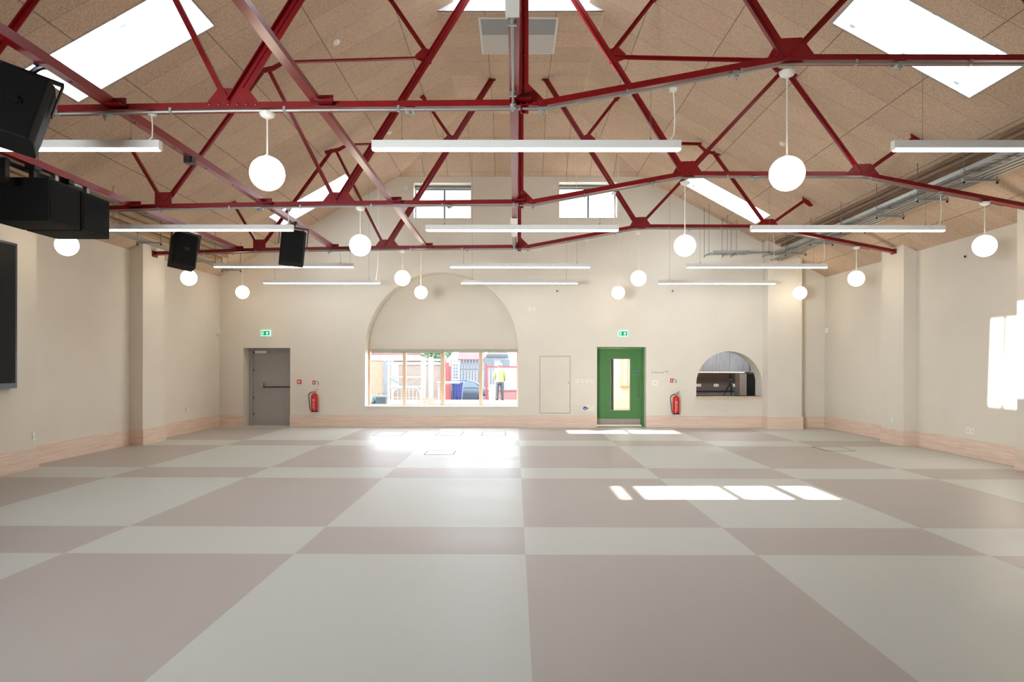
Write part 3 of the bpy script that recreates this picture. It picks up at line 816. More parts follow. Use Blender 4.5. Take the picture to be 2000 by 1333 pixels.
speaker((-5.93,12.05,3.63), (math.radians(-10),math.radians(9),math.radians(40)), 'black loudspeaker on a curved arm hung over the left pier, left of the smaller pair', 4.08, .0)
speaker((-3.95,11.85,3.66), (math.radians(-6),math.radians(5),math.radians(20)), 'black loudspeaker hung beside the left strip light, right of the smaller pair', 4.11, .0)
# two big bass cabinets
for i, (y0, y1) in enumerate(((8.2,8.81),(8.84,9.45))):
    s_ = thing('bass_speaker', 'long black bass speaker box hung from the left runner, %s of the two' % ('nearer','farther')[i], 'loudspeaker', (-6.06,(y0+y1)/2,3.37), 'bass speaker boxes')
    mb = MB().box(-6.43,-5.70,y0,y1,3.37,3.89); mb.bevel(.01,1); part(mb, 'cabinet', m_black, s_)
    part(MB().box(-5.70,-5.694,y0+.03,y1-.03,3.40,3.86), 'grille', m_grille, s_)
    part(MB().box(-5.99,-5.93,y0+.08,y0+.14,3.89,4.06).box(-6.02,-5.90,y0+.05,y0+.17,4.0,4.055), 'hanging_bracket', m_blackm, s_)
    part(MB().box(-5.99,-5.93,y1-.14,y1-.08,3.89,4.06), 'hanging_bracket', m_galv, s_)
s_ = thing('hanging_frame', 'black steel hanging bar above the bass speaker boxes', 'bracket', (-6.1,8.3,3.9))
part(MB().box(-6.13,-6.03,7.95,8.02,3.75,4.05), 'drop_plate', m_blackm, s_)
part(MB().bar((-6.1,8.0,4.02),(-5.97,9.3,3.99),.03,.05,up=(0,0,1)), 'bar', m_blackm, s_)
tag(MB().box(-4.0,-3.9,8.05,8.15,4.02,4.10).box(-3.985,-3.915,8.03,8.05,4.03,4.09).build('sensor_box', m_cambk, origin=(-3.95,8.1,4.02)), 'small black sensor box clamped to a red runner beyond the nearest truss', 'sensor')

# ------------------------------------------------------------------ ceiling grille, detectors
g = thing('air_grille', 'square grey air grille in a white frame in the ridge ceiling', 'grille', (-.05,12.49,ZF))
x0, x1, y0, y1 = -.74,.65,11.80,13.17
part(MB().box(x0,x1,y0,y0+.04,ZF-.02,ZF).box(x0,x1,y1-.04,y1,ZF-.02,ZF).box(x0,x0+.04,y0+.04,y1-.04,ZF-.02,ZF).box(x1-.04,x1,y0+.04,y1-.04,ZF-.02,ZF), 'frame', m_white, g)
part(MB().box(x0+.04,x1-.04,y0+.04,12.42,ZF-.012,ZF-.006), 'mesh_panel', m_mesh, g, label='darker grey half of the grille mesh')
part(MB().box(x0+.04,x1-.04,12.42,y1-.04,ZF-.012,ZF-.006), 'mesh_panel', m_mesh2, g, label='paler half of the grille mesh')
for x, y, nm in ((-2.95,10.9,'left slope near the middle truss'),(-2.9,15.2,'left slope beyond the farthest truss'),(4.85,12.7,'right slope between the middle and farthest trusses'),(6.9,15.9,'lower right slope above the farthest strip lights')):
    z = ceil_z(x, y)
    sl = math.atan(.561) if x < 0 else -math.atan(.547)
    d_ = thing('smoke_detector', 'small white round detector on the %s' % nm, 'detector', (x,y,z), 'ceiling detectors')
    part(MB().lathe([(0,-.045),(.03,-.045),(.045,-.03),(.05,-.02),(0,-.02)],(x,y,z),18), 'sensor_head', m_plastic, d_, smooth=True)
    part(MB().lathe([(0,-.02),(.06,-.02),(.06,0),(0,0)],(x,y,z),18), 'mounting_base', m_plastic, d_, smooth=True)
    d_.rotation_euler = (0,-sl,0)

# ------------------------------------------------------------------ ceiling services, right side
for i, x in enumerate((6.56,6.70,6.82,6.95)):
    z = zr(x)
    nm = ['innermost','second from the middle','third from the middle','outermost'][i]
    tag(MB().box(x-.028,x+.028,2.0,17.5,z-.07,z-.012).build('service_batten', m_batten, origin=(x,9.75,z-.07)), 'long brown batten running down the right ceiling slope, %s' % nm, 'batten', 'battens on the right slope')
    if i < 3:
        tag(MB().box(x+.03,x+.095,2.0,17.5,z-.055,z-.045).build('service_pipe', m_battenL, origin=(x,9.75,z-.05)), 'flat beige pipe cover between the right slope battens, beside the %s one' % nm, 'pipe', 'pipes on the right slope')
# cable tray: channel with perforated base
def tray(name, x0, x1, y0, y1, z, label, along='Y', mat_=m_galv):
    t_ = thing(name, label, 'cable tray', ((x0+x1)/2,(y0+y1)/2,z))
    mb = MB()
    if along == 'Y':
        mb.box(x0,x0+.004,y0,y1,z,z+.06); mb.box(x1-.004,x1,y0,y1,z,z+.06)
        part(mb, 'side_rail', mat_, t_)
        mb = MB(); n = 90; st = (y1-y0)/n
        for i in range(n): mb.box(x0+.004,x1-.004,y0+i*st,y0+i*st+st*.7,z,z+.003)
    else:
        mb.box(x0,x1,y0,y0+.004,z,z+.06); mb.box(x0,x1,y1-.004,y1,z,z+.06)
        part(mb, 'side_rail', mat_, t_)
        mb = MB(); n = 20; st = (x1-x0)/n
        for i in range(n): mb.box(x0+i*st,x0+i*st+st*.7,y0+.004,y1-.004,z,z+.003)
    part(mb, 'perforated_base', mat_, t_)
    return t_
tray('cable_tray', 6.44,6.56, 2.0,17.6, 4.47, 'perforated galvanised cable tray under the right slope, nearer the middle')
tray('cable_tray', 6.60,6.72, 2.0,17.6, 4.47, 'perforated galvanised cable tray under the right slope, nearer the wall')
for i in range(4):
    x = 6.48+i*.095
    tag(MB().tube([(x,2.0,4.36),(x,17.7,4.36)],.016,8).build('service_conduit', m_cond, origin=(x,10,4.36), smooth=True), 'straight pale conduit on the right trapeze hangers, %s' % ['first from the middle','second from the middle','third from the middle','nearest the right wall'][i], 'conduit', 'conduits on the right hangers')
def trapeze(x0, x1, y, z, label, rods=None, second=None):
    t_ = thing('trapeze_hanger', label, 'hanger', ((x0+x1)/2,y,z), 'trapeze hangers')
    part(MB().box(x0,x1,y-.02,y+.02,z-.02,z+.012), 'cross_bar', m_galv, t_)
    for x in (rods or (x0+.02,x1-.02)):
        part(MB().tube([(x,y,z-.05),(x,y,ceil_z(x,y))],.006,6), 'threaded_rod', m_wire, t_)
        part(MB().lathe([(0,-.05),(.016,-.05),(.016,-.02),(0,-.02)],(x,y,z),8), 'rod_nut', m_blackm, t_)
    if second:
        part(MB().box(second[0],second[1],y-.015,y+.015,second[2]-.02,second[2]), 'upper_bar', m_galv, t_)
TYN = ['in front of the nearest truss','just past the nearest truss','midway to the middle truss','just before the middle truss','just past the middle truss','midway to the farthest truss','just before the farthest truss','just past the farthest truss','next to the far wall pier']
for i, y in enumerate((5.6,7.0,8.5,9.95,11.1,12.35,13.7,15.1,16.5)):
    trapeze(6.38,6.90,y,4.33,'galvanised trapeze hanger carrying pipes on the right, %s' % TYN[i], rods=(6.40,6.88), second=(6.40,6.76,4.47))
# left side
for i, x in enumerate((-6.98,-7.12,-7.26,-7.40)):
    z = zl(x)
    nm = ['nearest the middle','second from the middle','third from the middle','nearest the left wall'][i]
    tag(MB().box(x-.04,x+.04,2.0,17.0,z-.085,z-.012).build('service_batten', m_battenL if i else m_alu, origin=(x,9.5,z-.08)), 'long %s running down the left ceiling slope, %s' % ('beige batten' if i else 'grey batten', nm), 'batten', 'battens on the left slope')
for i in range(4):
    x = -7.22+i*.1
    if -7.0 < x: continue
    tag(MB().tube([(x,2.0,3.98),(x,16.8,3.98)],.014,8).build('service_conduit', m_cond, origin=(x,10,3.98), smooth=True), 'straight pale conduit on the left trapeze hangers, %s' % ['nearest the left wall','middle of three','nearest the middle'][i], 'conduit', 'conduits on the left hangers')
for i, y in enumerate((5.6,7.4,9.6,11.4,12.95,15.3,16.7)):
    trapeze(-7.27,-6.78,y,3.95,'galvanised trapeze hanger carrying pipes on the left, %s' % ['in front of the nearest truss','past the nearest truss','before the middle truss','past the middle truss','before the left pier','past the farthest truss','closest to the far wall'][i])
# services across the far wall, right
tray('cable_tray', 4.95,5.9, 17.5,17.85, 4.52, 'short galvanised ladder tray hung against the far wall on the right', along='X')
for i in range(2):
    tag(MB().tube([(5.2,17.75+i*.12,4.55),(6.42,17.75-.2+i*.05,4.55)],.02,8).build('service_conduit', m_cond, origin=(5.8,17.8,4.55), smooth=True), 'short pale conduit crossing the far wall beside the ladder tray, %s' % ('front','back')[i], 'conduit', 'conduits at the far wall')
for i, x in enumerate((4.85,5.32,5.55,6.38)):
    t_ = thing('trapeze_hanger', 'thin rod hanger in front of the far wall on the right, %s' % ['first from the left','second from the left','third from the left','last, beside the pier'][i], 'hanger', (x,17.75,4.5), 'far wall rod hangers')
    part(MB().box(x-.015,x+.015,17.5,17.98,4.49,4.515), 'cross_bar', m_galv, t_)
    for yy in (17.52,17.96):
        part(MB().tube([(x,yy,4.45),(x,yy,ceil_z(x,yy))],.006,6), 'threaded_rod', m_wire, t_)

# ------------------------------------------------------------------ fixtures on the far wall
def exit_sign(x, z, where):
    y = YF
    s_ = thing('exit_sign', 'green running man and up arrow exit sign above the %s' % where, 'sign', (x,y-.03,z), 'fire exit signs')
    part(MB().box(x-.125,x+.125,y-.04,y,z-.08,z+.08), 'case', m_exitw, s_)
    part(MB().box(x-.108,x+.108,y-.044,y-.04,z-.058,z+.058), 'legend_panel', m_exit, s_)
    mb = MB(); yy = y-.046
    def pl(pts): mb.prism([(x+a, yy, z+b) for a, b in pts], (0,.002,0))
    pl([(.045,.044),(.085,.0),(.06,.0),(.06,-.045),(.03,-.045),(.03,.0),(.005,.0)])
    part(mb, 'arrow', m_exitw, s_)
    mb = MB()
    pl([(-.09,.045),(-.045,.045),(-.045,.038),(-.083,.038),(-.083,-.045),(-.09,-.045)])
    mb.lathe([(0,-.002),(.009,-.002),(.009,0),(0,0)], (x-.055,yy+.002,z+.026), 10, 'Y')
    for a, b, ww in (((-.058,.018),(-.066,-.012),.014),((-.066,-.012),(-.05,-.025),.01),((-.05,-.025),(-.054,-.044),.009),((-.066,-.012),(-.078,-.03),.01),((-.078,-.03),(-.07,-.046),.008),((-.056,.014),(-.042,.0),.008),((-.06,.012),(-.076,.0),.008)):
        mb.bar((x+a[0],yy,z+a[1]),(x+b[0],yy,z+b[1]),ww,.002,up=(0,1,0))
    part(mb, 'running_figure', m_exitw, s_)
exit_sign(-6.71, 2.48, 'grey door'); exit_sign(2.76, 2.485, 'green door')

def extinguisher(x, z, where):
    y = YF-.11
    e = thing('fire_extinguisher', 'red fire extinguisher with black hose %s' % where, 'extinguisher', (x,y,z), 'fire extinguishers')
    r = .085
    part(MB().lathe([(0,.03),(r,.03),(r,.40),(r*.93,.44),(r*.6,.475),(.03,.49),(.03,.50),(0,.50)],(x,y,z),24), 'cylinder', m_redb, e, smooth=True)
    part(MB().lathe([(0,0),(r*1.06,0),(r*1.06,.035),(0,.035)],(x,y,z),24), 'base_ring', m_cambk, e, smooth=True)
    v = part(MB().lathe([(0,.49),(.024,.49),(.024,.54),(.012,.555),(0,.555)],(x,y,z),12), 'valve', m_steel, e, smooth=True)
    part(MB().bar((x,y,z+.55),(x+.08,y,z+.60),.02,.012).bar((x,y,z+.53),(x+.075,y,z+.545),.02,.012), 'handle', m_steel, v)
    pts = [(x-.02,y,z+.525)]
    for i in range(1, 11):
        a = PI*.62*i/10
        pts.append((x-.02-.135*math.sin(a)-.0*i, y-.01, z+.525-.0+.02*math.sin(a)-.0-(1-math.cos(a))*.14))
    pts += [(x-.125,y-.01,z+.16),(x-.105,y-.01,z+.04)]
    part(MB().tube(pts,.011,8), 'hose', m_cambk, e, smooth=True)
    part(MB().box(x-.03,x+.03,y+.08,YF,z+.36,z+.44), 'wall_bracket', m_steel, e)
    mb = MB(); rnd = random.Random(3)
    for i in range(9):
        zz = z+.10+i*.028; n = 5
        a0 = -.42; a1 = .35 if i != 8 else .3
        if i in (2, 5): a1 = .1
        for j in range(n):
            a = -PI/2 + a0 + (a1-a0)*j/n; b = -PI/2 + a0 + (a1-a0)*(j+.8)/n
            R = r+.0012; hh = .009 if i < 7 else .016
            mb.face([(x+R*math.cos(a),y+R*math.sin(a),zz),(x+R*math.cos(b),y+R*math.sin(b),zz),(x+R*math.cos(b),y+R*math.sin(b),zz+hh),(x+R*math.cos(a),y+R*math.sin(a),zz+hh)])
    part(mb, 'instruction_label', mat('pale_label_print', srgb(238,190,170), .6, var=.02), e)
extinguisher(-5.385, .40, 'right of the grey door'); extinguisher(4.145, .355, 'between the green door and the hatch')
def ext_sign(x, z, where):
    s_ = thing('extinguisher_sign', 'small red and white extinguisher notice above the extinguisher %s' % where, 'sign', (x,YF,z), 'extinguisher notices')
    part(MB().box(x-.085,x-.005,YF-.006,YF,z-.05,z+.055), 'red_panel', m_redb, s_)
    part(MB().box(x-.06,x-.03,YF-.008,YF-.006,z-.03,z+.03).box(x-.07,x-.045,YF-.008,YF-.006,z+.02,z+.03), 'pictogram', m_white, s_)
    part(MB().box(x+.0,x+.085,YF-.006,YF,z-.07,z+.055), 'white_panel', m_white, s_)
    part(MB().box(x+.055,x+.08,YF-.008,YF-.006,z-.06,z+.02).box(x+.01,x+.05,YF-.008,YF-.006,z+.025,z+.045), 'notice_print', mat('grey_green_print', srgb(96,120,104), .6, var=.02), s_)
ext_sign(-5.385, 1.17, 'by the grey door'); ext_sign(4.10, 1.24, 'by the hatch')

c_ = thing('fire_call_point', 'red fire alarm call point on the wall right of the grey door', 'alarm', (-5.815,YF,1.19))
part(MB().box(-5.865,-5.765,YF-.05,YF,1.14,1.245), 'case', m_redb, c_)
part(MB().box(-5.84,-5.79,YF-.053,YF-.05,1.165,1.22), 'press_panel', m_white, c_)

def plate_(name, x, z, w, h, label, cat, group=None, y=YF, holes=2):
    p = thing(name, label, cat, (x,y,z), group)
    part(MB().box(x-w/2,x+w/2,y-.012,y,z-h/2,z+h/2), 'face_plate', m_plastic, p)
    mb = MB()
    for i in range(holes):
        xx = x-w/2+w*(i+.5)/holes
        mb.box(xx-w*.12/holes*2,xx+w*.12/holes*2,y-.016,y-.012,z-h*.16,z+h*.16)
    part(mb, 'rocker', m_white, p)
    return p
for i in range(4):
    plate_('light_switch', 1.565+i*.125, 1.22, .10, .10, 'white switch plate in the row beside the green door, %s' % ['farthest from the door','second from the left','third from the left','nearest the door'][i], 'switch', 'switch plates by the green door')
plate_('intercom_panel', 3.61, 1.185, .155, .145, 'square white control panel on the wall right of the green door', 'panel', holes=1)
plate_('blank_plate', .29, 3.13, .09, .09, 'small pale wall plate high above the access panel, left one', 'plate', 'high pale wall plates')
plate_('blank_plate', .41, 3.13, .09, .09, 'small pale wall plate high above the access panel, right one', 'plate', 'high pale wall plates')
plate_('blank_plate', -3.0, 6.34, .09, .09, 'small pale wall plate left of the high left window', 'plate')
plate_('blank_plate', .95, 6.38, .09, .09, 'small pale wall plate left of the high right window', 'plate')
plate_('wall_socket', 1.945, .49, .10, .09, 'white single socket low on the wall left of the green door', 'socket', holes=1)
s_ = thing('industrial_socket', 'blue round industrial socket low on the wall left of the green door', 'socket', (1.76,YF,.5))
part(MB().box(1.70,1.87,YF-.03,YF,.435,.575), 'back_box', m_plastic, s_)
part(MB().lathe([(0,-.09),(.045,-.09),(.05,-.03),(0,-.03)],(1.755,YF,.505),16,'Y'), 'socket_body', m_blue, s_, smooth=True)
part(MB().lathe([(0,-.094),(.02,-.094),(.02,-.09),(0,-.09)],(1.755,YF,.495),12,'Y'), 'socket_cap', m_white, s_)
part(MB().box(1.82,1.835,YF-.04,YF-.03,.48,.53), 'switch_lever', m_blackm, s_)
for x, z, side in ((1.02,3.61,'left'),(4.07,3.615,'right')):
    s_ = thing('wall_sensor', 'small white plate with a black dot high on the far wall, %s one' % side, 'sensor', (x,YF,z), 'black dot sensors')
    part(MB().box(x-.05,x+.05,YF-.01,YF,z-.05,z+.05), 'face_plate', m_wall, s_)
    part(MB().lathe([(0,-.03),(.016,-.028),(.02,-.01),(0,-.01)],(x,YF,z),12,'Y'), 'lens', m_cambk, s_)
a_ = thing('access_panel', 'flush plaster coloured access hatch left of the green door', 'panel', (.965,YF,.366))
mb = MB(); x0,x1,z0,z1 = .56,1.372,.366,1.885; q = .012
mb.box(x0,x1,YF-.004,YF,z0,z0+q).box(x0,x1,YF-.004,YF,z1-q,z1).box(x0,x0+q,YF-.004,YF,z0,z1).box(x1-q,x1,YF-.004,YF,z0,z1)
part(mb, 'edge_trim', mat('trim_taupe', srgb(140,130,108), .8, var=.02), a_)  # edge trim in a grey-beige darker than the panel
part(MB().box(x0+q,x1-q,YF-.006,YF,z0+q,z1-q), 'panel_door', m_wall, a_)
part(MB().lathe([(0,-.012),(.012,-.012),(.012,-.006),(0,-.006)],(1.32,YF,1.17),10,'Y'), 'lock', m_blackm, a_)
# small direction lettering by the green door: shapes as read
s_ = thing('direction_sign', 'small grey direction lettering with arrows on the wall right of the green door', 'sign', (3.73,YF,1.46))
mgr = mat('grey_lettering', srgb(128,118,98), .6, var=.02); mgd = mat('dark_lettering', srgb(92,82,66), .6, var=.02)
mb = MB()
for x, w_, h_ in ((3.55,.03,.05),(3.61,.022,.04),(3.64,.022,.032),(3.672,.022,.032),(3.704,.022,.032),(3.736,.022,.032),(3.768,.018,.03)):
    mb.box(x-w_/2,x+w_/2,YF-.003,YF,1.445,1.45+h_*.3); mb.box(x-w_*.15,x+w_*.15,YF-.003,YF,1.45,1.445+h_)
part(mb, 'lettering', mgr, s_)
mb = MB(); mb.prism([(3.80,YF,1.445),(3.845,YF,1.445),(3.81,YF,1.48)],(0,-.003,0)); mb.prism([(3.87,YF,1.485),(3.905,YF,1.455),(3.90,YF,1.49)],(0,-.003,0)); mb.prism([(3.93,YF,1.45),(3.965,YF,1.49),(3.935,YF,1.492)],(0,-.003,0))
part(mb, 'arrow_marks', mgd, s_)
# corner detectors
for x, z, sd, nm in ((-7.92,2.52,1,'left'),(8.07,2.58,-1,'right')):
    s_ = thing('motion_detector', 'small white motion detector high in the far %s corner' % nm, 'detector', (x,YF-.15,z), 'corner motion detectors')
    part(MB().box(x-.035,x+.035,YF-.19,YF-.10,z-.07,z+.06), 'case', m_plastic, s_)
    part(MB().box(x+sd*.035,x+sd*.04,YF-.17,YF-.12,z-.03,z+.03), 'lens', m_white, s_)

def side_plate(name, X, y, z, w, h, s, label, cat, group=None, dark=False):
    p = thing(name, label, cat, (X,y,z), group)
    part(MB().box(min(X,X+s*.012),max(X,X+s*.012),y-w/2,y+w/2,z-h/2,z+h/2), 'face_plate', m_plastic, p)
    mb = MB()
    for k in (-.25,.25): mb.box(min(X+s*.012,X+s*.015),max(X+s*.012,X+s*.015),y+k*w-w*.1,y+k*w+w*.1,z-h*.15,z+h*.15)
    part(mb, 'switch_rocker', m_white if not dark else m_cambk, p)
side_plate('wall_socket', XL, 16.4, .56, .15, .09, 1, 'white double socket low on the left wall past the pier', 'socket')
side_plate('wall_socket', XR, 15.1, .55, .15, .09, -1, 'white socket low on the right wall just beyond the pier', 'socket')
side_plate('wall_socket', PXR, 14.45, .50, .12, .09, -1, 'white socket low on the right hand pier', 'socket')
side_plate('wall_socket', XR, 12.35, .47, .24, .12, -1, 'white double socket low on the right wall near the sunlit patch', 'socket')
side_plate('light_switch', PXL, 10.76, .50, .05, .12, 1, 'slim white switch on the edge of the left pier below the screen', 'switch')
s_ = thing('wall_sensor', 'tiny black dot sensor high on the right wall', 'sensor', (XR,12.5,3.63))
part(MB().box(XR-.01,XR,12.45,12.55,3.58,3.68), 'face_plate', m_wall, s_); part(MB().lathe([(0,-.03),(.02,-.028),(.024,-.01),(0,-.01)],(XR,12.5,3.63),12,'X'), 'lens', m_cambk, s_)

# ------------------------------------------------------------------ wall screen
s_ = thing('wall_screen', 'huge dark wall mounted display at the left edge', 'screen', (-7.62,8.5,1.28))
part(MB().box(-7.66,-7.575,6.45,10.265,1.28,3.45), 'bezel', m_cambk, s_)
part(MB().box(-7.575,-7.572,6.49,10.225,1.36,3.42), 'display_glass', m_screen, s_)
part(MB().box(-7.68,-7.66,7.0,10.3,1.6,3.2), 'wall_bracket', m_blackm, s_)

# ------------------------------------------------------------------ floor boxes
def floor_box(x0, x1, y0, y1, label):
    f = thing('floor_box', label, 'floor box', ((x0+x1)/2,(y0+y1)/2,0), 'flush floor boxes')
    q = .012
    part(MB().box(x0,x1,y0,y0+q,0,.003).box(x0,x1,y1-q,y1,0,.003).box(x0,x0+q,y0,y1,0,.003).box(x1-q,x1,y0,y1,0,.003), 'edge_trim', m_dark, f)
    part(MB().box(x0+q,x1-q,y0+q,y1-q,0,.0015), 'lid', m_floor, f)
floor_box(5.89,6.46,13.2,13.87,'flush floor box outlined in the floor near the right pier')
floor_box(-1.76,-1.22,12.5,13.1,'flush floor box in the middle of the floor, nearer than the far row')
for i, (a, b) in enumerate(((-3.40,-2.75),(-1.95,-1.35),(-.88,-.32))):
    floor_box(a,b,15.9,16.9,'flush floor box below the yard window, %s of the row' % ['left','middle','right'][i])

# ------------------------------------------------------------------ the yard outside
_srgb = srgb
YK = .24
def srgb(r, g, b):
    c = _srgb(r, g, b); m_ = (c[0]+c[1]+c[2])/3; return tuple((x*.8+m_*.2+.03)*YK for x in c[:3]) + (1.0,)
m_wallx = m_batten
m_gnd = mat('pale_concrete', srgb(214,208,204), .9, var=.06, scale=3)
m_grass = mat('pale_grass', srgb(150,190,120), .9, var=.2, scale=20)
m_brick = brick_mat('pale_brick', srgb(222,186,156), srgb(208,170,140), srgb(232,220,206), 4)
m_brickr = brick_mat('red_brick', srgb(206,120,104), srgb(190,104,92), srgb(222,190,176), 3.5)
m_fence = plank_mat('orange_fence_boards', srgb(232,176,124), srgb(246,200,152), rough=.7, knots=False, streak=(10,2,1))
m_yred = mat('yard_red_paint', srgb(226,70,66), .5, var=.04)
m_ywhite = mat('yard_white_paint', srgb(236,238,244), .5, var=.03)
m_ygrey = mat('yard_grey_paint', srgb(150,160,172), .5, var=.05)
m_tile = brick_mat('roof_tiles', srgb(170,110,110), srgb(150,100,104), srgb(200,170,170), 6)
def gz(y): return -.03 if y < 33 else max(-.7, -.03-.1*(y-33))
mb = MB()
ys = [YF+.46,28,33,36,39.7,60]
for a, b in zip(ys, ys[1:]): mb.face([(-25,a,gz(a)-.0),(12,a,gz(a)),(12,b,gz(b)),(-25,b,gz(b))])
tag(mb.build('yard_ground', m_gnd, recalc=False), 'pale concrete yard outside the big window', 'ground', kind='structure')
tag(MB().box(-7.5,-3.2,26,29.5,-.03,-.01).build('grass_strip', m_grass, origin=(-5,27,-.03)), 'strip of green grass outside the left half of the window', 'grass', kind='stuff')
f = thing('timber_fence', 'orange timber board fence at the left of the yard', 'fence', (-8,33,0))
part(MB().box(-12,-6.45,33,33.05,-.03,1.82), 'boards', m_fence, f); part(MB().box(-6.45,-6.3,32.95,33.1,-.03,1.86), 'post', m_ygrey, f)
f = thing('brick_wall', 'pale brick yard wall with a light coping', 'wall', (-5.3,36,0))
part(MB().box(-7.0,-3.85,36,36.25,-.4,1.66), 'brickwork', m_brick, f); part(MB().box(-7.05,-3.8,35.95,36.3,1.66,1.80), 'coping', m_ywhite, f)
b = thing('brick_house', 'red brick house wall beyond the yard on the left', 'building', (-9,46,0))
part(MB().box(-16,-5.6,46,50,-.7,6), 'wall', m_brickr, b); part(MB().box(-16,-5.6,45.7,46,2.05,2.3), 'fascia', m_ywhite, b)
f = thing('lean_to_roof', 'white lean-to roof edge behind the yard wall', 'roof', (-7,42,0))
part(MB().hexa([(-10,40.5,1.95),(-4.7,40.5,1.85),(-4.7,43,2.15),(-10,43,2.2),(-10,40.5,2.05),(-4.7,40.5,1.92),(-4.7,43,2.25),(-10,43,2.3)]) and MB().box(-10,-4.7,40.5,43,1.9,2.02), 'roof_sheet', m_ywhite, f)
for x in (-9.8,-7.4,-4.9): part(MB().box(x-.05,x+.05,40.6,40.7,-.7,1.9), 'post', m_ygrey, f)
# tree
tr = thing('tree', 'light green leafy tree above the yard wall', 'tree', (-5.2,44,-.7))
part(MB().tube([(-5.25,44,-.7),(-5.22,44,1.4),(-5.2,44.1,2.4)],[.18,.13,.08],8), 'trunk', m_batten, tr)
mb = MB(); rnd = random.Random(7)
for i in range(1400):
    a = rnd.random()*2*PI; ph = rnd.uniform(-1,1); r = .95*(rnd.random()**.4)
    c0 = Vector((-5.15+r*math.cos(a)*math.sqrt(1-ph*ph)*1.1, 44+r*math.sin(a)*math.sqrt(1-ph*ph), 2.6+r*ph*.95))
    u = Vector((rnd.uniform(-1,1),rnd.uniform(-1,1),rnd.uniform(-1,1))).normalized()*.09; v = u.orthogonal().normalized()*.06
    mb.face([c0-u, c0+v, c0+u, c0-v])
part(mb, 'foliage', mat('pale_leaves', srgb(150,200,120), .8, var=.3, scale=5), tr)
# aluminium scaffold tower
s_ = thing('scaffold_tower', 'white and grey scaffold tower standing in the yard', 'scaffold', (-5,30,0))
for x in (-5.62,-4.17,-3.83):
    for yy in (30,30.9): part(MB().tube([(x,yy,gz(30)),(x,yy,2.0)],.045,8), 'upright', m_ywhite, s_)
for z in (.68,1.1,1.85): part(MB().tube([(-5.62,30,z),(-4.17,30,z)],.022,8).tube([(-5.62,30.9,z),(-4.17,30.9,z)],.022,8), 'ledger', m_ywhite, s_)
part(MB().tube([(-5.62,30,1.08),(-4.9,30,.7)],.02,6).tube([(-4.9,30,.7),(-4.17,30,1.08)],.02,6), 'brace', m_ygrey, s_)
part(MB().box(-5.5,-5.25,30.1,30.3,.6,1.75), 'side_board', m_ywhite, s_)
# hooped barrier
s_ = thing('crowd_barrier', 'white hooped metal barrier lying in the yard', 'barrier', (-4.7,28.5,0))
pts = [(-5.2,28.5,0)]+[(-5.2+.35*(1-math.cos(a)),28.5,.35+.35*math.sin(a)) for a in [PI/2*i/6 for i in range(7)]]+[(-4.3+.25*math.sin(a),28.5,.45+.25*math.cos(a)) for a in [PI/2*i/6 for i in range(7)]]+[(-3.95,28.5,0)]
part(MB().tube(pts,.025,8), 'hoop', m_ywhite, s_)
for i in range(6): part(MB().tube([(-4.98+i*.16,28.5,.05),(-4.98+i*.16,28.5,.66 if 0<i<5 else .55)],.014,6), 'bar', m_ywhite, s_)
part(MB().tube([(-5.2,28.5,.28),(-4.0,28.5,.28)],.014,6), 'lower_rail', m_ywhite, s_)
# toolbox, bag, offcuts
s_ = thing('tool_box', 'dark blue tool box on the ground at the left of the yard', 'box', (-5.72,28.9,0))
part(MB().box(-5.95,-5.53,28.7,29.1,-.008,.28), 'box_body', mat('dark_blue_plastic', srgb(60,80,110), .5, var=.04), s_); part(MB().box(-5.97,-5.51,28.68,29.12,.28,.36), 'box_lid', m_ygrey, s_)
part(MB().tube([(-5.85,28.9,.36),(-5.85,28.9,.44),(-5.62,28.9,.44),(-5.62,28.9,.36)],.012,6), 'carry_handle', m_blackm, s_)
mb = MB().lathe([(0,-.008),(.24,-.008),(.28,.1),(.2,.3),(.08,.42),(0,.42)],(-6.25,28.9,0),12)
tag(mb.build('rubble_bag', mat('pale_blue_sack', srgb(130,190,215), .7, var=.15, scale=8), origin=(-6.25,28.9,-.03), smooth=True), 'pale blue builders sack left of the tool box', 'bag')
rnd = random.Random(2)
for i in range(5):
    a = rnd.uniform(-.3,.3); x = -3.75+rnd.uniform(-.12,.12)
    tag(MB().bar((x-.4*math.cos(a),28.6+.12*i,.02+.05*i),(x+.3*math.cos(a),28.6+.12*i+.2*a,.04+.05*i),.1,.035,up=(0,0,1)).build('timber_offcut', m_fence, origin=(x,28.6+.12*i,0)), 'pale timber offcut in the small heap outside the second pane', 'offcut', 'timber offcuts in the yard')
# red post, board, table, bin
tag(MB().box(-3.58,-3.36,34,34.15,gz(34),1.78).box(-3.36,-3.28,34.02,34.12,gz(34),1.6).build('gate_post', m_yred, origin=(-3.47,34,gz(34))), 'broad red gate post behind the blue bin', 'post')
s_ = thing('site_board', 'white notice frame with small grey windows standing behind the bin', 'board', (-2.95,35.6,0))
part(MB().box(-3.36,-3.02,35.6,35.64,.85,1.8), 'panel', m_ywhite, s_)
mb = MB()
for i in range(2):
    for j in range(5): mb.box(-3.30+i*.14,-3.21+i*.14,35.585,35.6,.95+j*.16,1.05+j*.16)
part(mb, 'window_slots', m_ygrey, s_)
part(MB().box(-3.14,-3.10,36,36.04,gz(36),.85) if False else MB().box(-3.22,-3.16,35.6,35.64,gz(35.6),.85), 'leg', m_ygrey, s_)
s_ = thing('trestle_table', 'white topped trestle table beside the blue bin', 'table', (-3.2,31,0))
part(MB().box(-3.6,-2.62,30.8,31.4,.82,.9), 'table_top', m_ywhite, s_); part(MB().box(-3.6,-3.05,30.79,30.8,.78,.84), 'front_rail', m_batten, s_)
for x in (-3.55,-3.3):
    for yy in (30.85,31.35): part(MB().tube([(x,yy,-.03),(x,yy,.82)],.018,6), 'leg', m_ywhite, s_)
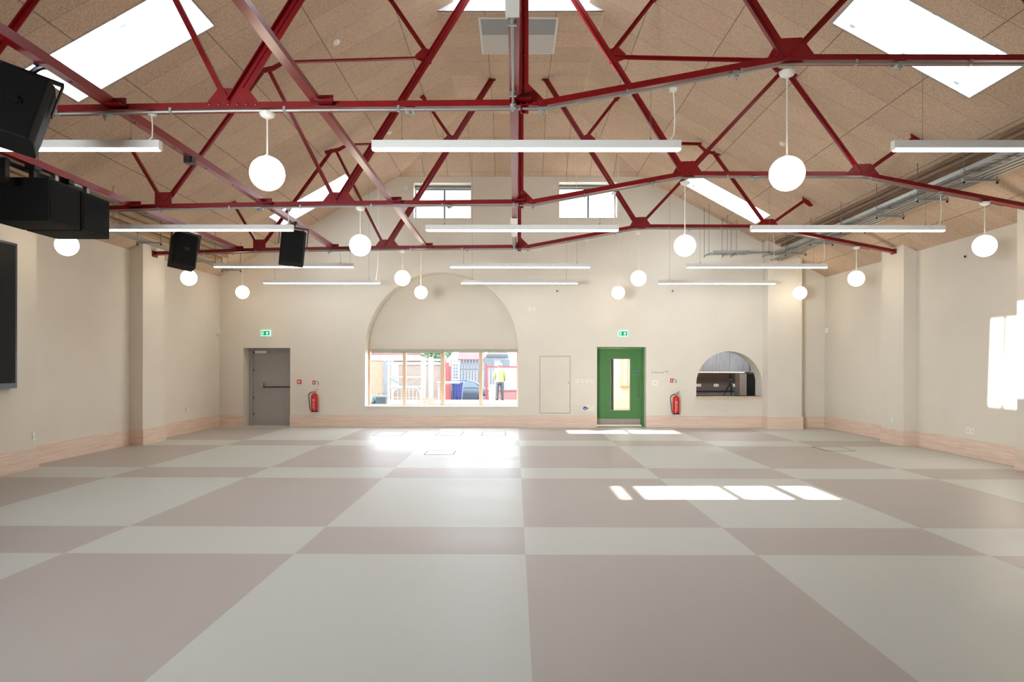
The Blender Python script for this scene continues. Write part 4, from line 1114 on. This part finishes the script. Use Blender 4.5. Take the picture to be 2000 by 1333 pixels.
s_ = thing('wheelie_bin', 'bright blue wheelie bin in the yard', 'bin', (-2.98,34.5,gz(34.5)))
z0 = gz(34.5)
mbl = mat('bin_blue', srgb(40,80,210), .45, var=.04)
part(MB().hexa([(-3.17,34.3,z0+.06),(-2.78,34.3,z0+.06),(-2.78,34.75,z0+.06),(-3.17,34.75,z0+.06),(-3.26,34.2,z0+.9),(-2.70,34.2,z0+.9),(-2.70,34.85,z0+.9),(-3.26,34.85,z0+.9)]) and (lambda m: (m.hexa([(-3.17,34.3,z0+.06),(-2.78,34.3,z0+.06),(-2.78,34.75,z0+.06),(-3.17,34.75,z0+.06),(-3.26,34.2,z0+.9),(-2.70,34.2,z0+.9),(-2.70,34.85,z0+.9),(-3.26,34.85,z0+.9)]), m)[1])(MB()), 'bin_body', mbl, s_)
part(MB().box(-3.29,-2.67,34.16,34.9,z0+.9,z0+.98), 'lid', mbl, s_)
for x in (-3.12,-2.80): part(MB().lathe([(0,x-.03),(.11,x-.03),(.11,x+.03),(0,x+.03)],(0,34.3,z0+.11),16,'X'), 'wheel', m_blackm, s_)
part(MB().tube([(-3.2,34.15,z0+.86),(-2.76,34.15,z0+.86)],.02,6), 'grab_bar', mbl, s_)
for q_ in (-3.08,-2.90): part(MB().box(q_-.015,q_+.015,34.17,34.28,z0+.1,z0+.86), 'moulded_rib', mbl, s_)
# car, side on
cz = -.7; cy = 40.3
m_car = mat('slate_blue_car_paint', srgb(92,112,138), .25, .3, var=.02)
m_cglass = mat('car_glass', srgb(170,200,214), .08, var=.02)
car = thing('car', 'slate blue hatchback parked side on beyond the bin', 'car', (-3.2,cy+.8,cz))
body = [(-5.15,.35),(-5.2,.62),(-5.1,.90),(-4.9,1.0),(-1.75,.98),(-1.35,.86),(-1.18,.66),(-1.2,.35),(-1.62,.25),(-4.5,.25)]
mb = MB(); mb.prism([(x,cy,cz+z) for x,z in body],(0,1.65,0)); mb.bevel(.04,2); part(mb, 'body_shell', m_car, car, smooth=True)
cab = [(-4.95,.98),(-4.75,1.38),(-4.3,1.47),(-3.0,1.47),(-2.45,1.38),(-1.9,.98)]
mb = MB(); mb.prism([(x,cy+.12,cz+z) for x,z in cab],(0,1.41,0)); mb.bevel(.04,2); part(mb, 'roof_cabin', m_car, car, smooth=True)
for g in ([(-4.72,1.02),(-4.55,1.33),(-4.2,1.38),(-3.68,1.38),(-3.68,1.02)],[(-3.6,1.02),(-3.6,1.38),(-3.0,1.38),(-2.52,1.30),(-2.15,1.02)]):
    part(MB().prism([(x,cy+.11,cz+z) for x,z in g],(0,.01,0)), 'side_window', m_cglass, car)
for x in (-4.35,-1.98):
    wh = part(MB().lathe([(0,-.02),(.32,-.02),(.32,.2),(0,.2)],(x,cy-.02,cz+.32),24,'Y'), 'wheel', m_cambk, car, smooth=True)
    part(MB().lathe([(0,-.03),(.2,-.03),(.22,-.02),(0,-.02)],(x,cy-.03,cz+.32),16,'Y'), 'hub_cap', m_ygrey, wh)
part(MB().box(-3.66,-3.64,cy-.006,cy,cz+.35,cz+.98).box(-3.55,-3.40,cy-.02,cy,cz+.82,cz+.85), 'door_seam', m_blackm, car)
# palisade fence
f = thing('palisade_fence', 'grey palisade fence behind the parked car', 'fence', (-2.6,43,-.7))
for z in (.2,1.35): part(MB().box(-4.2,-1.4,43.05,43.1,z,z+.07), 'rail', m_ygrey, f)
for i in range(15):
    x = -4.1+i*.19
    part(MB().prism([(x-.05,43,-.7),(x+.05,43,-.7),(x+.05,43,1.9),(x,43,2.05),(x-.05,43,1.9)],(0,.03,0)), 'pale', m_ygrey, f)
# red gate
f = thing('red_gate', 'red framed metal gate with pale bars behind the worker', 'gate', (-.8,35,gz(35)))
z0 = gz(35)
part(MB().box(-1.62,-1.50,35,35.1,z0,1.74), 'gate_post', m_yred, f); part(MB().box(.02,.10,35,35.1,z0,1.6), 'gate_post', m_yred, f)
part(MB().box(-1.5,.02,35.02,35.08,1.52,1.60).box(-1.5,.02,35.02,35.08,.30,.38), 'cross_rail', m_yred, f)
part(MB().box(-1.5,.02,35.04,35.06,z0+.02,.30), 'lower_panel', mat('faded_red_sheet', srgb(240,150,144), .6, var=.05), f)
for i in range(12): part(MB().box(-1.42+i*.12,-1.37+i*.12,35.03,35.06,.38,1.52), 'upright_bar', mat('pale_lilac_bar', srgb(214,200,222), .5, var=.03) if i == 0 else bpy.data.materials['pale_lilac_bar'], f)
# white house behind
b = thing('white_house', 'white rendered house with tiled roof beyond the red gate', 'building', (0,52,-.7))
part(MB().box(-4.2,3,52,56,-.7,2.3), 'wall', m_ywhite, b)
part(MB().box(-2.3,-.6,51.7,52,2.28,2.48), 'gutter', mat('slate_gutter', srgb(110,136,160), .5, var=.03), b)
part(MB().hexa([(-4.4,51.6,2.3),(-2.4,51.6,2.3),(-2.4,53.5,4.0),(-4.4,53.5,4.0),(-4.4,51.6,2.4),(-2.4,51.6,2.4),(-2.4,53.5,4.1),(-4.4,53.5,4.1)]) and (lambda m: (m.hexa([(-4.4,51.6,2.0),(-2.4,51.6,2.0),(-2.4,53.5,4.0),(-4.4,53.5,4.0),(-4.4,51.6,2.1),(-2.4,51.6,2.1),(-2.4,53.5,4.1),(-4.4,53.5,4.1)]), m)[1])(MB()), 'tiled_roof', m_tile, b)
part(MB().box(-2.2,-.7,51.9,53.5,2.48,3.2), 'upper_wall', mat('peach_render', srgb(240,210,180), .8, var=.03), b)
for x in (-2.4,-1.2): part(MB().box(x,x+.7,51.97,52,1.6,2.05), 'window', m_cglass, b)

# ------------------------------------------------------------------ the worker, seen from behind
def skin_body(name, verts, edges, radii, material, parent=None, origin=None, sub=2):
    me = bpy.data.meshes.new(name); me.from_pydata([Vector(v)-Vector(origin) for v in verts], edges, [])
    o = bpy.data.objects.new(name, me); COL.objects.link(o)
    me.materials.append(material)
    sk = o.modifiers.new('Skin', 'SKIN'); sk.use_smooth_shade = True
    sd = o.modifiers.new('Subdivision', 'SUBSURF'); sd.levels = sub; sd.render_levels = sub
    for i, r in enumerate(radii):
        v = me.skin_vertices[0].data[i]; v.radius = r if isinstance(r, tuple) else (r, r)
        v.use_root = (i == 0)
    if parent is not None: o.parent = parent
    else: o.location = origin
    ORG[o.name] = Vector(origin)
    return o
px, py, pz = -.82, 32.6, -.03
K = 1.75/1.75
V = [(0,0,.92),(0,.0,1.08),(0,0,1.28),(0,0,1.44),(0,.0,1.52),(0,-.0,1.60),(0,-.01,1.70),
     (-.17,0,1.43),(-.24,-.02,1.18),(-.20,.14,.98),(-.17,.20,.93),
     (.17,0,1.43),(.25,-.02,1.18),(.22,.10,.96),(.20,.16,.90),
     (-.10,0,.86),(-.12,-.01,.48),(-.13,.03,.09),(-.14,.14,.04),
     (.10,0,.86),(.12,-.01,.48),(.13,.03,.09),(.14,.14,.04)]
E_ = [(0,1),(1,2),(2,3),(3,4),(4,5),(5,6),(3,7),(7,8),(8,9),(9,10),(3,11),(11,12),(12,13),(13,14),(0,15),(15,16),(16,17),(17,18),(0,19),(19,20),(20,21),(21,22)]
Rr = [(.15,.11),(.14,.10),(.17,.11),(.15,.10),.055,.085,.085,.065,.045,.035,.03,.065,.045,.035,.03,.09,.065,.045,.04,.09,.065,.045,.04]
m_skinp = mat('skin', srgb(205,160,135), .6, var=.03)
body = skin_body('person', [(px+x,py+y,pz+z) for x,y,z in V], E_, Rr, m_skinp, origin=(px,py,pz))
tag(body, 'person in a yellow high visibility jacket standing in the yard, seen from behind', 'person')
def lofted(name, rings, material, seg=16):
    mb = MB(); rr = []
    for (cx, cyy, z, rx, ry) in rings:
        rr.append([mb.bm.verts.new((px+cx+rx*math.cos(2*PI*k/seg), py+cyy+ry*math.sin(2*PI*k/seg), pz+z)) for k in range(seg)])
    for a, b in zip(rr, rr[1:]):
        for k in range(seg): mb.bm.faces.new((a[k],a[(k+1)%seg],b[(k+1)%seg],b[k]))
    o = mb.build(name, material, body, smooth=True)
    return o
m_hv = mat('high_visibility_yellow', srgb(226,240,120), .7, var=.05)
m_tr = mat('grey_trousers', srgb(96,100,108), .8, var=.08)
lofted('jacket', [(0,0,.88,.20,.145),(0,0,1.05,.19,.14),(0,0,1.25,.215,.15),(0,0,1.42,.215,.14),(0,0,1.50,.12,.10),(0,0,1.53,.075,.075)], m_hv)
lofted('jacket_hem', [(0,0,.80,.19,.14),(0,0,.90,.195,.145)], m_tr)
for s in (-1, 1):
    lofted('sleeve', [(s*.19,0,1.45,.075,.075),(s*.235,-.01,1.30,.075,.075),(s*.25,-.02,1.18,.065,.065),(s*.225,.06,1.05,.055,.06),(s*.21,.11,.99,.05,.055)], m_hv)
    lofted('trouser_leg', [(s*.095,0,.88,.105,.115),(s*.11,0,.65,.095,.10),(s*.12,-.01,.48,.085,.09),(s*.13,.02,.12,.065,.075),(s*.13,.03,.06,.07,.08)], m_tr)
    mb = MB()
    for i in range(4): mb.tube([(px+s*.185+s*.012*(i-1.5),py+.165+.008*i,pz+.93),(px+s*.185+s*.012*(i-1.5),py+.19+.006*i,pz+.895),(px+s*.18+s*.012*(i-1.5),py+.185,pz+.86+.006*abs(i-1))],.008,6)
    mb.tube([(px+s*.165,py+.165,pz+.94),(px+s*.15,py+.19,pz+.91)],.009,6)
    mb.build('fingers', m_skinp, body, smooth=True)
    lofted('boot', [(s*.135,.09,-.0,.055,.13),(s*.135,.08,.06,.055,.12),(s*.132,.03,.12,.06,.07)], m_blackm)
mb = MB().lathe([(.0,1.79),(.06,1.785),(.095,1.75),(.108,1.69),(.135,1.675),(.108,1.672),(0,1.672)],(px,py-.005,pz),20)
mb.build('hard_hat', m_ywhite, body, smooth=True)
s_ = thing('material_bag', 'white builders bag standing left of the worker', 'bag', (-1.25,33.6,-.1))
part(MB().lathe([(0,-.1),(.14,-.1),(.16,.3),(.15,.66),(.1,.7),(0,.7)],(-1.22,33.6,0),12), 'sack', m_ywhite, s_, smooth=True)
part(MB().tube([(-1.34,33.6,.66),(-1.3,33.6,.82),(-1.14,33.6,.82),(-1.1,33.6,.66)],.012,6), 'carry_loop', m_yred, s_)

# ------------------------------------------------------------------ lights, world, camera
def sun(d, e, ang):
    l = bpy.data.lights.new('sun', 'SUN'); l.energy = e; l.angle = math.radians(ang); l.color = (1,.96,.9)
    o = bpy.data.objects.new('sun', l); COL.objects.link(o); o.rotation_euler = Vector(d).to_track_quat('-Z','Y').to_euler()
    return o
sun((1.30,.045,-1), 12.0, .5)
w = bpy.data.worlds.new('sky'); SC.world = w; w.use_nodes = True
bg = w.node_tree.nodes['Background']; bg.inputs[0].default_value = (.82,.91,1.0,1); bg.inputs[1].default_value = 5.2

def area(name, loc, d, sx, sy, e, col, portal=False, spread=180):
    l = bpy.data.lights.new(name, 'AREA'); l.shape = 'RECTANGLE'; l.size = sx; l.size_y = sy; l.energy = e; l.color = col; l.spread = math.radians(spread)
    if portal: l.cycles.is_portal = True
    o = bpy.data.objects.new(name, l); COL.objects.link(o); o.location = loc
    o.rotation_euler = Vector(d).to_track_quat('-Z','Y').to_euler()
    return o
# portals guide sky light through the real openings
for y0, y1 in SKY:
    for s in (-1, 1):
        sl = .561 if s < 0 else -.547
        n = Vector((-sl,0,1)).normalized(); cpt = Vector((s*5.0,(y0+y1)/2,(zl if s<0 else zr)(s*5.0))) + n*.6
        l = area('rooflight_portal', cpt, -n, 2.1, 1.1, 0, (1,1,1), portal=True)
        l.rotation_euler = (0, math.atan2(-sl, 1)*1.0, 0)
area('ridge_portal', (0,10.6,8.1), (0,0,-1), 2.3, 2.0, 0, (1,1,1), portal=True)
area('window_portal', (-2.04,18.7,1.3), (0,-1,0), 4.1, 1.5, 0, (1,1,1), portal=True)
# unseen area fills added to brighten the corridor and kitchen
area('corridor_fill', (2.6,20.0,2.45), (0,0,-1), .5, 1.5, 40, (1,.98,.95))
area('kitchen_fill', (6.2,20.4,2.65), (0,0,-1), 1.2, .6, 34, (.95,.97,1))
# cool fill added behind the camera to lift the far and right walls
area('hall_rear_fill', (-6.2,-3.0,1.35), (.50,1,-.01), 3.4, 2.4, 125, (.82,.92,1), spread=62)

cam = bpy.data.cameras.new('camera'); co = bpy.data.objects.new('camera', cam); COL.objects.link(co)
co.location = (-.0917, 0, 1.6357)
cam.sensor_width = 36; cam.lens = 36*1338.67/2000; cam.shift_y = 47.72/2000
cam.clip_start = .05; cam.clip_end = 300
yaw, roll = -.0046, .0017
fw = Vector((math.sin(yaw), math.cos(yaw), 0)); r0 = Vector((math.cos(yaw), -math.sin(yaw), 0)); u0 = r0.cross(fw)
r_ = r0*math.cos(roll) + u0*math.sin(roll); u_ = -r0*math.sin(roll) + u0*math.cos(roll)
Mx = Matrix((r_, u_, -fw)).transposed().to_4x4(); Mx.translation = co.location
co.matrix_world = Mx
SC.camera = co
SC.view_settings.view_transform = 'Standard'; SC.view_settings.look = 'None'
SC.view_settings.exposure = 1.05; SC.view_settings.gamma = 1.0
cy_ = SC.cycles
cy_.use_denoising = True
cy_.use_adaptive_sampling = True; cy_.adaptive_threshold = .02
cy_.max_bounces = 9; cy_.diffuse_bounces = 6; cy_.transparent_max_bounces = 12
cy_.caustics_reflective = False; cy_.caustics_refractive = False
cy_.sample_clamp_indirect = 6.0
